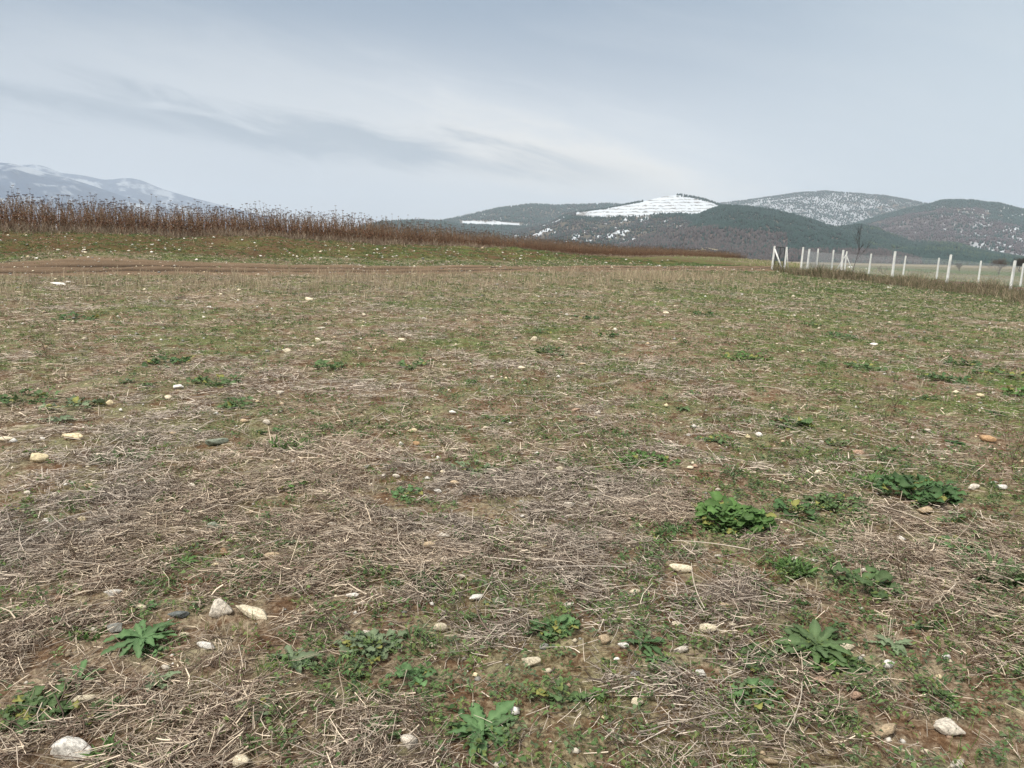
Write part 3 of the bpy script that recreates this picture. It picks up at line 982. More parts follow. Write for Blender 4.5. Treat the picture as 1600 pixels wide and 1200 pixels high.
SMALL = small_specs()
KEEP_STONES, KEEP_PLANTS = [], []
for q_ in list(STONES) + list(SMALL):
    p_ = ground_at(q_[0], q_[1] + q_[3] * .35); d_ = np.linalg.norm(p_ - np.array([0, 0, CAM_Z]))
    w_ = q_[2] * d_ / F
    KEEP_STONES.append((p_[0], p_[1] - .25 * w_, w_ * .85))
for q_ in PLANTS:
    if q_[4] == 'fine': continue
    p_ = ground_at(q_[0], q_[1]); d_ = np.linalg.norm(p_ - np.array([0, 0, CAM_Z]))
    w_ = q_[2] * d_ / F * .5
    KEEP_PLANTS.append((p_[0], p_[1], w_))


# ------------------------------------------------------------------ litter and weeds
def polar_samples(n_rho, r0, r1, expo, half=43, seed=0, rref=4.0):
    """random ground points, density n_rho per m2 up to rref then falling as r^-expo"""
    r2 = np.random.default_rng(seed)
    rr = np.geomspace(r0, r1, 400)
    rho = np.where(rr < rref, 1.0, (rr / rref) ** -expo) * n_rho
    w = rho * rr * math.radians(2 * half)
    cum = np.concatenate([[0], np.cumsum((w[1:] + w[:-1]) / 2 * np.diff(rr))])
    n = int(cum[-1])
    r = np.interp(r2.random(n) * cum[-1], cum, rr)
    a = np.radians(r2.uniform(-half, half, n))
    return np.sin(a) * r, np.cos(a) * r, r, r2


def ribbons(x, y, z, hd, pitch, L, w, cola, colb, r2, nseg=1, tube=False, bend=0.0, roll=None):
    """many thin strips. hd heading, pitch elevation; returns V,F,C"""
    n = len(x)
    d = np.stack([np.cos(hd) * np.cos(pitch), np.sin(hd) * np.cos(pitch), np.sin(pitch)], -1)
    side = np.stack([-np.sin(hd), np.cos(hd), np.zeros(n)], -1)
    up = np.cross(d, side)
    if roll is not None:
        s2 = side * np.cos(roll)[:, None] + up * np.sin(roll)[:, None]
        up = np.cross(d, s2); side = s2
    P0 = np.stack([x, y, z], -1)
    K = 3 if tube else 2
    rings = []
    bv = bend * r2.normal(size=n) if np.isscalar(bend) else bend
    bu = (bend if np.isscalar(bend) else 0) * r2.normal(size=n) * .5
    for s in range(nseg + 1):
        t = s / nseg
        c = P0 + d * (L * t)[:, None] + (side * bv[:, None] + up * bu[:, None]) * (L * 4 * t * (1 - t))[:, None]
        wd = w * (1 - .35 * t)
        if tube:
            for k in range(3):
                an = k * 2.0944
                rings.append(c + side * (wd * .5 * math.cos(an))[:, None] + up * (wd * .5 * math.sin(an))[:, None])
        else:
            rings.append(c - side * (wd * .5)[:, None]); rings.append(c + side * (wd * .5)[:, None])
    V = np.stack(rings, 1)
    f = []
    for s in range(nseg):
        if tube:
            for k in range(3):
                k2 = (k + 1) % 3
                f.append([s * 3 + k, s * 3 + k2, s * 3 + 3 + k2, s * 3 + 3 + k])
        else:
            f.append([s * 2, s * 2 + 1, s * 2 + 3, s * 2 + 2])
    nv = V.shape[1]
    Fq = (np.array(f)[None] + (np.arange(n) * nv)[:, None, None]).reshape(-1, 4)
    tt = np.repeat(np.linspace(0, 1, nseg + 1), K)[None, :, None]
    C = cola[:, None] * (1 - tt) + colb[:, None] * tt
    return V.reshape(-1, 3), Fq, C.reshape(-1, 3)


def merge(parts):
    Vs, Fs, Cs = [], {}, []
    off = 0
    for V, Fq, C in parts:
        Vs.append(V); Cs.append(C)
        for f in (Fq if isinstance(Fq, list) else [Fq]):
            f = np.asarray(f)
            Fs.setdefault(f.shape[1], []).append(f + off)
        off += len(V)
    return np.concatenate(Vs), [np.concatenate(v) for v in Fs.values()], np.concatenate(Cs)


def field_only(x, y, keep_bank=False):
    dr, df, dt, road, bank, plat = zones(x, y)
    s, d = fence_coords(x, y)
    m = (1 - road * .97)
    m *= np.where(plat > .5, 0, 1) * (1 - (0 if keep_bank else .9) * bank)
    m *= 1 - .93 * plow(x, y)
    return m


STRAWC = np.array([[.52, .45, .37], [.44, .375, .31], [.30, .245, .20], [.60, .52, .42], [.17, .125, .10], [.40, .35, .30], [.105, .075, .058], [.13, .095, .075]])


def clear_of_things(x, y, stones=True, plants=True):
    k = np.ones(len(x))
    lst = []
    if stones: lst += [(c, 'stone') for c in KEEP_STONES]
    if plants: lst += [(c, 'plant') for c in KEEP_PLANTS]
    for (cx, cy, rad), kd in lst:
        dd = math.hypot(cx, cy)
        m = np.abs(x - cx) < rad * 2
        idx = np.where(m)[0]
        if not len(idx): continue
        # litter on the near side is cleared a little further out, where it would bury the thing
        q = np.hypot(x[idx] - cx, y[idx] - cy) / rad
        k[idx] = np.minimum(k[idx], sstep(q, .75, 1.15) if kd == 'stone' else .25 + .75 * sstep(q, .6, 1.05))
    return k


def straw_litter():
    parts = []
    for (lo, hi, rho, ex, tube, nseg, sd) in ((1.3, 5.5, 9500, .9, True, 2, 1), (5.5, 60, 5600, 1.25, False, 1, 2)):
        x, y, r, r2 = polar_samples(rho, lo, hi, ex, seed=sd)
        dr, df, dt, road, bank, plat = zones(x, y)
        m = straw_mask(x, y) * field_only(x, y) * (1 - .7 * green_mask(x, y)) * clear_of_things(x, y)
        k = r2.random(len(x)) < m
        x, y, r = x[k], y[k], r[k]
        n = len(x)
        flow = fbm(x * .7, y * .7, 2, 43) * 9.0 + fbm(x * 3, y * 3, 2, 44) * 3
        hd = flow + r2.normal(size=n) * 1.05 + (r2.random(n) < .5) * math.pi
        L = r2.gamma(2.2, .027, n) + .02
        L = np.clip(L, .02, .30)
        pitch = r2.normal(size=n) * .09 + (r2.random(n) < .07) * r2.uniform(0, .7, n)
        w = (.0018 + .0022 * r2.random(n) ** 1.5) * (1 + r / 14) * np.where(r2.random(n) < .06, 1.7, 1)
        z = H(x, y) + .004 + r2.random(n) ** 1.4 * .045 * straw_mask(x, y) + np.maximum(-np.sin(pitch), 0) * L
        ci = r2.integers(0, len(STRAWC), n)
        c = STRAWC[ci] * r2.uniform(.75, 1.2, (n, 1))
        # older, greyer straw in places
        g = sstep(fbm(x * .6, y * .6, 3, 45), .4, .6)[:, None]
        c = c * (1 - .35 * g) + c.mean(1, keepdims=True) * .35 * g * np.array([1.0, .97, .97])
        c *= np.array([1.15, 1.11, 1.04])
        c *= np.where(r2.random((n, 1)) < .5, .72, 1.18)
        parts.append(ribbons(x, y, z, hd, pitch, L, w, c, c * .92, r2, nseg=nseg, tube=tube, bend=.06, roll=None if tube else r2.normal(size=n) * .5))
    # long bent stems and leaf sheaths lying on top
    x, y, r, r2 = polar_samples(9, 1.4, 30, .8, seed=3)
    k = r2.random(len(x)) < straw_mask(x, y) * field_only(x, y) * clear_of_things(x, y)
    x, y, r = x[k], y[k], r[k]; n = len(x)
    c = STRAWC[r2.choice([0, 1, 3, 5, 4], n)] * r2.uniform(.8, 1.15, (n, 1))
    parts.append(ribbons(x, y, H(x, y) + .022 + r2.random(n) * .03, r2.random(n) * 6.28, r2.normal(size=n) * .05, r2.uniform(.18, .5, n),
                         (.003 + .004 * r2.random(n) ** 2) * (1 + r / 16), c, c * .9, r2, nseg=6, tube=True, bend=.05))
    V, Fq, C = merge(parts)
    link('straw_litter', make_mesh('straw_litter', V, Fq, C, mat=M_STRAW), kind='stuff',
         label='grey and tan broken straw lying all over the field', category='straw')


straw_litter()


def small_leaves():
    """low green weeds woven through the straw"""
    parts = []
    for (lo, hi, rho, ex, npl, sd) in ((1.3, 7, 210, .5, 12, 11), (7, 75, 130, .95, 9, 12)):
        x, y, r, r2 = polar_samples(rho, lo, hi, ex, seed=sd)
        dr, df, dt, road, bank, plat = zones(x, y)
        vg = np.exp(-((dr - 4.3) / 1.4) ** 2) + .9 * np.exp(-((dr + 3.8) / 1.6) ** 2) * sstep(x, 2, 8)
        gm = np.clip(green_mask(x, y) * 1.15 + .12 + .8 * vg + .35 * bank, 0, 1)
        m = gm * field_only(x, y, True) * clear_of_things(x, y, True, False)
        k = r2.random(len(x)) < m
        x, y, r, gm = x[k], y[k], r[k], gm[k]
        n = len(x)
        rad = r2.uniform(.012, .055, n) * (1 + r / 40)
        tone = r2.random((n, 1)); yl = r2.random((n, 1))
        c0 = np.array([.06, .115, .04]) * (1 - tone) + np.array([.14, .205, .075]) * tone
        c0 = c0 * (1 - .5 * (yl > .8)) + np.array([.17, .20, .055]) * .5 * (yl > .8)
        c0 = c0 * (1 - .4 * (yl < .25)) + np.array([.13, .155, .115]) * .4 * (yl < .25)
        X = np.repeat(x, npl); Y = np.repeat(y, npl); Rr = np.repeat(rad, npl); C = np.repeat(c0, npl, 0)
        RR = np.repeat(r, npl)
        N = len(X)
        th = r2.random(N) * 6.283
        q = r2.random(N) ** .6
        X = X + np.cos(th) * q * Rr; Y = Y + np.sin(th) * q * Rr
        hd = th + r2.normal(size=N) * .6
        pitch = r2.uniform(-.1, .8, N)
        L = r2.uniform(.010, .029, N) * (1 + RR / 20)
        w = L * r2.uniform(.3, .62, N)
        z = H(X, Y) + r2.random(N) * .028 + .010
        C = C * r2.uniform(.7, 1.3, (N, 1))
        d = np.stack([np.cos(hd) * np.cos(pitch), np.sin(hd) * np.cos(pitch), np.sin(pitch)], -1)
        side = np.stack([-np.sin(hd), np.cos(hd), r2.normal(size=N) * .35], -1)
        P0 = np.stack([X, Y, z], -1)
        mid = P0 + d * (L * .55)[:, None]
        tip = P0 + d * L[:, None] - np.array([0, 0, 1]) * (L * .25)[:, None]
        VV = np.stack([P0, mid - side * (w * .5)[:, None], tip, mid + side * (w * .5)[:, None]], 1)
        VV[:, [1, 3], 2] += (w * .12)[:, None]
        Fq = (np.array([[0, 1, 2], [0, 2, 3]])[None] + (np.arange(N) * 4)[:, None, None]).reshape(-1, 3)
        parts.append((VV.reshape(-1, 3), Fq, np.repeat(C, 4, 0)))
    V, Fq, C = merge(parts)
    link('ground_cover', make_mesh('ground_cover', V, Fq, C, mat=M_LEAF), kind='stuff',
         label='low green weeds growing through the straw and on the bank', category='ground cover')


small_leaves()


def tufts(name, label, cat, centers, nb, hgt, spread, width, cols, seed, mat, lean=.35, bend=.10, nseg=2):
    """grass tufts: centers (n,2), arrays or scalars per tuft"""
    r2 = np.random.default_rng(seed)
    x, y = centers[:, 0], centers[:, 1]
    n = len(x)
    hgt = np.broadcast_to(hgt, n); spread = np.broadcast_to(spread, n)
    r = np.hypot(x, y)
    X = np.repeat(x, nb); Y = np.repeat(y, nb); Hh = np.repeat(hgt, nb); S = np.repeat(spread, nb); RR = np.repeat(r, nb)
    N = len(X)
    th = r2.random(N) * 6.283; q = np.sqrt(r2.random(N))
    X = X + np.cos(th) * q * S; Y = Y + np.sin(th) * q * S
    hd = th + r2.normal(size=N) * .8
    pitch = math.pi / 2 - np.abs(r2.normal(size=N)) * lean
    L = Hh * r2.uniform(.4, 1.1, N)
    w = width * r2.uniform(.7, 1.3, N) * (1 + RR / 12)
    ci = r2.integers(0, len(cols), N)
    tone = np.repeat(r2.uniform(.8, 1.2, (n, 1)), nb, 0)
    c = np.array(cols)[ci] * r2.uniform(.75, 1.25, (N, 1)) * tone
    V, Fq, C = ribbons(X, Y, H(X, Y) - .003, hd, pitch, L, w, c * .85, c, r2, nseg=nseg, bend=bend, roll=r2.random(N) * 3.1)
    return V, Fq, C


DRY = [[.40, .33, .225], [.33, .265, .18], [.46, .39, .27], [.27, .205, .14]]
GRN = [[.115, .18, .045], [.08, .135, .035], [.18, .24, .06], [.23, .245, .09]]


def standing_stubble():
    parts = []
    # scattered dry upright stems
    x, y, r, r2 = polar_samples(1.5, 1.6, 60, .35, seed=21)
    dr, df, dt, road, bank, plat = zones(x, y)
    band = np.exp(-((dr + 4.6) / 2.2) ** 2) * (1 - .5 * sstep(x, 0, 15))
    cl = sstep(fbm(x * .45, y * .45, 3, 46), .52, .62)
    m = (.12 + .75 * cl + 1.0 * band) * field_only(x, y)
    k = r2.random(len(x)) < m
    c = np.stack([x[k], y[k]], -1)
    n = len(c)
    parts.append(tufts('', '', '', c, 14, r2.uniform(.05, .17, n), r2.uniform(.03, .16, n), .0022, DRY, 22, M_STRAW, lean=.28))
    # dense pale band just this side of the track
    x, y, r, r2 = polar_samples(14, 10, 45, .2, seed=23, rref=12)
    dr, df, dt, road, bank, plat = zones(x, y)
    band = np.exp(-((dr + 6.0) / 3.0) ** 2) * (.25 + .75 * sstep(fbm(x * .35, y * .5, 3, 47), .4, .6)) * (1 - .7 * sstep(x, 3, 18))
    k = r2.random(len(x)) < band * .85 * field_only(x, y)
    c = np.stack([x[k], y[k]], -1); n = len(c)
    parts.append(tufts('', '', '', c, 12, r2.uniform(.14, .42, n), r2.uniform(.05, .25, n), .0028, DRY, 24, M_STRAW, lean=.25))
    # short cut stubs still rooted in small bunches
    x, y, r, r2 = polar_samples(2.4, 1.5, 30, .5, seed=33)
    k = r2.random(len(x)) < sstep(fbm(x * .9, y * .9, 3, 57), .47, .6) * field_only(x, y) * clear_of_things(x, y)
    c = np.stack([x[k], y[k]], -1); n = len(c)
    parts.append(tufts('', '', '', c, 9, r2.uniform(.05, .13, n), r2.uniform(.02, .07, n), .0042, [[.56, .48, .38], [.44, .37, .28], [.30, .24, .18]], 35, M_STRAW, lean=.22, bend=.03))
    V, Fq, C = merge(parts)
    link('dry_grass', make_mesh('dry_grass', V, Fq, C, mat=M_STRAW), kind='stuff',
         label='thin dry grass and stubble standing in clumps over the field', category='dry grass')
    # green grass
    x, y, r, r2 = polar_samples(24, 1.5, 60, .5, seed=25)
    dr, df, dt, road, bank, plat = zones(x, y)
    vg = np.exp(-((dr - 4.3) / 1.4) ** 2) + .9 * np.exp(-((dr + 3.8) / 1.6) ** 2) * sstep(x, 2, 8)
    m = (.10 + .75 * sstep(fbm(x * .5, y * .5, 3, 48) * .6 + fbm(x * 2, y * 2, 2, 58) * .4 + .06 * sstep(x, -2, 4) + .03 * sstep(y, 6, 12), .50, .60) + vg) * field_only(x, y, True)
    k = r2.random(len(x)) < m
    c = np.stack([x[k], y[k]], -1); n = len(c)
    V, Fq, C = tufts('', '', '', c, 13, r2.uniform(.025, .085, n), r2.uniform(.02, .12, n), .0024, GRN, 26, M_BLADE, lean=.6)
    link('green_grass', make_mesh('green_grass', V, Fq, C, mat=M_BLADE), kind='stuff',
         label='short green grass sprouting between the straw and beside the track', category='grass')
    # rough dead grass along the near row of fence posts
    r2 = np.random.default_rng(27)
    n = 7000
    s = r2.uniform(-3, 34, n); d = r2.normal(size=n) * (.5 + .05 * np.clip(s, 0, 30)) - .9 - .30 * np.clip(s, 0, 30)
    gx = _a[0] + _nd[0] * s + _nn[0] * d; gy = _a[1] + _nd[1] * s + _nn[1] * d
    cl = fbm(s * .45, d * .6, 3, 49)
    k = r2.random(n) < (sstep(cl, .40, .56) * .95 + .06) * sstep(s, -3, 5)
    c = np.stack([gx[k], gy[k]], -1); n = len(c)
    parts = [tufts('', '', '', c, 18, r2.uniform(.16, .42, n) + 1.0 * np.clip(cl[k] - .5, 0, 1) * r2.uniform(.6, 2.0, n), r2.uniform(.08, .3, n), .0024,
                   [[.18, .14, .09], [.25, .20, .135], [.11, .09, .055], [.38, .31, .21], [.08, .11, .04], [.06, .055, .03]], 28, M_STRAW, lean=.6, bend=.2)]
    # beyond the fence
    x, y, r, r2 = polar_samples(2.2, 60, 130, .5, half=40, seed=29, rref=60)
    k = (x > 22) & (plow(x, y) < .3) & (r2.random(len(x)) < sstep(fbm(x * .1, y * .1, 3, 50), .35, .6))
    c = np.stack([x[k], y[k]], -1); n = len(c)
    parts.append(tufts('', '', '', c, 8, r2.uniform(.12, .35, n), r2.uniform(.1, .4, n), .003, DRY + GRN, 30, M_STRAW, lean=.5))
    V, Fq, C = merge(parts)
    link('rough_grass', make_mesh('rough_grass', V, Fq, C, mat=M_STRAW), kind='stuff',
         label='long dead brown grass along the foot of the fence posts', category='rough grass')


standing_stubble()


# ------------------------------------------------------------------ stones
def stone_mesh(seed, sub=3, flat=.55):
    import bmesh
    bm = bmesh.new()
    bmesh.ops.create_icosphere(bm, subdivisions=sub, radius=1)
    r2 = np.random.default_rng(seed)
    V = np.array([v.co[:] for v in bm.verts]); V0 = V.copy()
    # irregular facets: cut by random planes
    for k in range(11):
        nrm = r2.normal(size=3); nrm /= np.linalg.norm(nrm)
        lim = r2.uniform(.48, .82)
        dd = V @ nrm
        V = V - nrm[None] * np.maximum(dd - lim, 0)[:, None] * .97
    disp = fbm(V0[:, 0] * 2.2 + V0[:, 2] * 1.7 + 9, V0[:, 1] * 2.2 - V0[:, 2] * 1.3 + 4, 4, seed) - .5
    d2 = fbm(V0[:, 0] * 7 + V0[:, 2] * 5 + 3, V0[:, 1] * 7 - V0[:, 2] * 4, 3, seed + 50) - .5
    V = V * (1 + disp[:, None] * .34 + d2[:, None] * .12)
    V[:, 2] *= flat
    for v, c in zip(bm.verts, V): v.co = c
    me = bpy.data.meshes.new('stone'); bm.to_mesh(me); bm.free()
    me.polygons.foreach_set('use_smooth', np.ones(len(me.polygons), bool))
    me.materials.append(M_STONE)
    return me


TINT = {'white': (.74, .71, .65), 'pale': (.64, .58, .49), 'cream': (.70, .62, .46), 'yellow': (.66, .56, .36), 'tan': (.50, .39, .26),
        'grey': (.27, .27, .245), 'green': (.25, .28, .215), 'brown': (.25, .165, .095), 'orange': (.42, .27, .15), 'pink': (.42, .29, .21), 'slate': (.15, .165, .16)}


def place_stone(me, u, v, wpx, hpx, tint, label, group=None, seed=0, name='stone'):
    p = ground_at(u, v + hpx * .35)
    d = np.linalg.norm(p - np.array([0, 0, CAM_Z]))
    w = wpx * d / F
    dep = math.asin(min(1, (CAM_Z - p[2]) / d)) if p[2] < CAM_Z else .05
    h = hpx * d / F
    # pixel height = sin(dep)*depth + cos(dep)*height ; keep natural proportions
    ratio = h / w; sd, cd = math.sin(dep), math.cos(dep)
    yr = min(.72, max(.38, ratio * .8))
    hz_ = w * min(.62, max(.24, (ratio - yr * sd * .8) / cd))
    o = link(name, me, loc=(p[0], p[1], p[2] + hz_ * .26 + .006), label=label, category='stone')
    r2 = random.Random(seed)
    o.scale = (w * .54, w * .54 * yr, hz_ * .62)
    o.rotation_euler = (r2.uniform(-.12, .12), r2.uniform(-.12, .12), r2.uniform(-.5, .5))
    t = TINT[tint]; k = r2.uniform(.9, 1.08)
    o.color = (t[0] * k, t[1] * k, t[2] * k, 1)
    if group: o['group'] = group
    return p




def build_stones():
    for i, (u, v, w, h, t, lab) in enumerate(STONES):
        place_stone(stone_mesh(300 + i, 3, .9), u, v, w, h, t, lab, seed=i)
    variants = [stone_mesh(500 + i, 2, .9) for i in range(14)]
    r = random.Random(6)
    n_bank = 84
    for k, (u, v, w, hh_, t) in enumerate(SMALL):
        place_stone(variants[(k * 5) % len(variants)], u, v, w, hh_, t,
                    'small pale stone lying loose in the stubble field', 'small stones loose in the stubble field', seed=1000 + k)
    # bank below the stalks
    k = 0
    while k < n_bank:
        u = r.uniform(0, 1100) ** 1.0
        lo = np.interp(u, [0, 400, 600, 800, 1000, 1100], [366, 375, 386, 395, 405, 408])
        hi = np.interp(u, [0, 400, 600, 800, 1000, 1100], [404, 408, 409, 412, 414, 415])
        v = r.uniform(lo, hi)
        if r.random() < .3: u = r.gauss(540, 60); v = r.gauss(392, 5)
        if v < lo or v > hi or u < 0: continue
        p = ground_at(u, v); d = np.linalg.norm(p)
        if d > 95: continue
        w = r.uniform(.05, .13) * F / d * (1 + d / 120)
        place_stone(r.choice(variants), u, v, w, w * r.uniform(.5, .8), r.choice(['white', 'white', 'cream', 'pale']),
                    'pale stone lying on the grassy bank below the brown stalks', 'pale stones on the bank below the stalks', seed=3000 + k)
        k += 1


build_stones()


def pebbles():
    x, y, r, r2 = polar_samples(42, 1.4, 60, .95, seed=61)
    bare = 1 - straw_mask(x, y)
    dr, df, dt, road, bank, plat = zones(x, y)
    k = r2.random(len(x)) < np.clip(.12 + bare * 1.1 + bank * .25, 0, 1) * np.where(plat > .5, 0, 1)
    x, y, r = x[k], y[k], r[k]
    n = len(x)
    octv = np.array([[1, 0, 0], [.3, .9, 0], [-.8, .6, 0], [-.9, -.5, 0], [.2, -1, 0], [.1, .1, .75], [0, 0, -.5]])
    f = [[0, 1, 5], [1, 2, 5], [2, 3, 5], [3, 4, 5], [4, 0, 5], [1, 0, 6], [2, 1, 6], [3, 2, 6], [4, 3, 6], [0, 4, 6]]
    s = r2.gamma(2.2, .0032, n) + .003
    s = s * (1 + r / 16)
    a = r2.random(n) * 6.28
    V = octv[None] * s[:, None, None] * r2.uniform(.7, 1.25, (n, 7, 1))
    vx = V[..., 0] * np.cos(a)[:, None] - V[..., 1] * np.sin(a)[:, None]
    vy = V[..., 0] * np.sin(a)[:, None] + V[..., 1] * np.cos(a)[:, None]
    z = H(x, y)
    V = np.stack([vx + x[:, None], vy + y[:, None], V[..., 2] * .8 + (z + s * .2)[:, None]], -1)
    Fq = (np.array(f)[None] + (np.arange(n) * 7)[:, None, None]).reshape(-1, 3)
    tn = np.array([TINT['white'], TINT['cream'], TINT['pale'], TINT['tan'], TINT['pink'], TINT['yellow'], TINT['grey']])
    c = tn[r2.integers(0, len(tn), n)] * r2.uniform(.6, 1.05, (n, 1))
    link('pebbles', make_mesh('pebbles', V.reshape(-1, 3), Fq, np.repeat(c, 7, 0), smooth=False, mat=M_PEBBLE), kind='stuff',
         label='fine pale pebbles and grit on the bare soil', category='pebbles')


pebbles()


# ------------------------------------------------------------------ leafy plants
def leaf(V, Fs, C, base, hd, L, W, e0, e1, col, kind, r2, stemL=0.0):
    K = 15 if kind == 'lobed' else 9
    ofs = len(V)
    pos = np.array(base, float)
    e = e0
    dirh = np.array([math.cos(hd), math.sin(hd)])
    side = np.array([-math.sin(hd), math.cos(hd), 0])
    tw = r2.normal() * .25
    # petiole
    if stemL > 0:
        w = W * .045 + .0012
        p2 = pos + np.array([dirh[0] * math.cos(e), dirh[1] * math.cos(e), math.sin(e)]) * stemL
        i = len(V)
        V += [pos - side * w, pos + side * w, p2 + side * w, p2 - side * w]
        C += [np.array(col) * .9 + .03] * 4
        Fs.append([i, i + 1, i + 2, i + 3])
        pos = p2
    base_i = len(V)
    curl = r2.normal() * .3
    for k in range(K):
        s = k / (K - 1)
        ee = e0 + (e1 - e0) * s
        dd = np.array([dirh[0] * math.cos(ee), dirh[1] * math.cos(ee), math.sin(ee)])
        if k: pos = pos + dd * L / (K - 1)
        if kind == 'broad':
            w = W * .5 * math.sin(math.pi * min(1, (s * .93 + .05)) ** .72) ** .65
            w *= 1 + .12 * math.sin(s * 23 + hd)
        elif kind == 'round':
            w = W * .5 * max(0, 1 - (2 * s - 1) ** 2) ** .5 * (1 + .07 * math.sin(s * 19))
        elif kind == 'lobed':
            w = W * .5 * math.sin(math.pi * (s * .9 + .07) ** 1.15) ** .8 * (.72 + .28 * math.cos(k * 2.1 + hd) * (1 if k % 2 else .2))
        else:
            w = W * .5 * (1 - s) ** .6 * (.4 + .6 * min(1, s * 4))
        w = max(w, .0004)
        sd = side * math.cos(tw) + np.array([0, 0, 1]) * math.sin(tw)
        lift = w * (.22 + .15 * math.sin(s * 9 + hd * 3))
        rip = w * .18 * r2.normal()
        lc = np.array(col) * r2.uniform(.9, 1.1)
        V += [pos - sd * w + np.array([0, 0, lift + rip]), pos.copy(), pos + sd * w + np.array([0, 0, lift - rip])]
        vein = lc * 1.2 + np.array([.04, .045, .028])
        C += [lc, vein, lc]
    for k in range(K - 1):
        i = base_i + k * 3
        Fs.append([i, i + 1, i + 4, i + 3]); Fs.append([i + 1, i + 2, i + 5, i + 4])


GC = {'bright': (.066, .135, .034), 'dark': (.043, .095, .032), 'blue': (.08, .155, .06), 'mid': (.07, .12, .045), 'lime': (.12, .18, .045), 'grey': (.13, .175, .10)}


def plant(u, v, wpx, hpx, kind, tone, nleaf, label, seed, elong=1.0, group=None, name='weed_plant'):
    r2 = np.random.default_rng(seed)
    p = ground_at(u, v)
    d = np.linalg.norm(p - np.array([0, 0, CAM_Z]))
    Rw = wpx * d / F * .5
    depr = max(.12, (CAM_Z - p[2]) / d)
    Ry = min(Rw * 1.0, max(.25 * Rw, .9 * hpx * d / F * .5 / depr))
    V, Fs, C = [], [], []
    base_h = H(p[0], p[1])[0]
    if kind in ('lobed',):
        for k in range(int(nleaf * 1.4)):
            hd = k * 2.399 + r2.normal() * .25
            L = Rw * r2.uniform(.65, 1.15)
            c = np.array(GC[tone]) * r2.uniform(.75, 1.25) + r2.random() * .01
            leaf(V, Fs, C, (r2.normal() * .006, r2.normal() * .006, .006), hd, L, L * r2.uniform(.26, .42), r2.uniform(.08, .5), r2.uniform(-.45, .05), c, 'lobed' if r2.random() < .8 else 'broad', r2)
    elif kind in ('round', 'broad'):
        lf = max(.022, min((.085 if nleaf > 24 or group is None else .045) if kind == 'round' else .04, Rw * (.5 if kind == 'round' else .35)))
        if kind == 'broad': nleaf = int(nleaf * 1.8)
        for k in range(nleaf):
            a = r2.random() * 6.283; q = r2.random() ** .55
            lx, ly = math.cos(a) * q * max(0, Rw - lf * .6), math.sin(a) * q * max(0.0, Ry - lf * .3)
            gz = H(p[0] + lx, p[1] + ly)[0] - base_h
            L = lf * r2.uniform(.55, 1.2)
            c = np.array(GC[tone]) * r2.uniform(.65, 1.35)
            if r2.random() < .10: c = np.array([.22, .22, .06])
            st = r2.uniform(.1, .9) * lf
            mound = .004 + (1 - q * q) * min(.04, Rw * .22) * (1 if nleaf >= 75 and kind == 'round' else .3)
            hd = a + r2.normal() * .9
            i0 = len(V); sx = -ly / (math.hypot(lx, ly) + 1e-6) * .0015; sy = lx / (math.hypot(lx, ly) + 1e-6) * .0015
            V += [np.array([-sx, -sy, .004]), np.array([sx, sy, .004]), np.array([lx * .8 + sx, ly * .8 + sy, gz + mound]), np.array([lx * .8 - sx, ly * .8 - sy, gz + mound])]
            C += [c * .8] * 4; Fs.append([i0, i0 + 1, i0 + 2, i0 + 3])
            leaf(V, Fs, C, (lx * .8, ly * .8, gz + mound), hd, L, L * r2.uniform(.75, 1.05), r2.uniform(.08, .75), r2.uniform(-.5, .2), c, kind, r2, stemL=st)
    elif kind == 'fine':
        hh = max(.03, min(.12, hpx * d / F * .45))
        for k in range(nleaf):
            a = r2.random() * 6.283; q = math.sqrt(r2.random())
            lx, ly = math.cos(a) * q * Rw * .8, math.sin(a) * q * Ry * .8
            gz = H(p[0] + lx, p[1] + ly)[0] - base_h
            c = np.array(GC[tone]) * r2.uniform(.65, 1.35)
            L = hh * r2.uniform(.5, 1.2)
            leaf(V, Fs, C, (lx, ly, gz), a + r2.normal(), L, L * r2.uniform(.16, .3), r2.uniform(.5, 1.4), r2.uniform(-.3, .7), c, 'blade', r2)
    V = np.array(V); C = np.array(C)
    me = make_mesh(name, V, np.array(Fs), np.clip(C, .005, .9), smooth=True, mat=M_LEAF)
    o = link(name, me, loc=(p[0], p[1], base_h), label=label, category='weed')
    if group: o['group'] = group
    return o




def build_plants():
    for i, (u, v, w, h, kind, tone, nl, lab) in enumerate(PLANTS):
        plant(u, v, w, h, kind, tone, int(nl * (1.0 if kind == 'fine' else 1.0)), lab, 700 + i)
    r = random.Random(77)
    for i in range(130):
        v = 436 + 700 * r.random() ** 1.7
        u = 1650 * r.random() ** (.85) - 20
        if u > 1180 and v < 470: continue
        kd = r.choice(['broad', 'broad', 'fine', 'lobed', 'round'])
        p = ground_at(u, v); d = np.linalg.norm(p)
        w = r.uniform(.07, .19) * (1 + d / 25) * F / d
        plant(u, v, w, w * .35, kd, r.choice(['mid', 'dark', 'bright', 'grey', 'blue']), 8 if kd == 'lobed' else (50 if kd == 'fine' else 16),
              'small green weed scattered among the straw of the field', 900 + i, group='small weeds scattered in the straw')


build_plants()


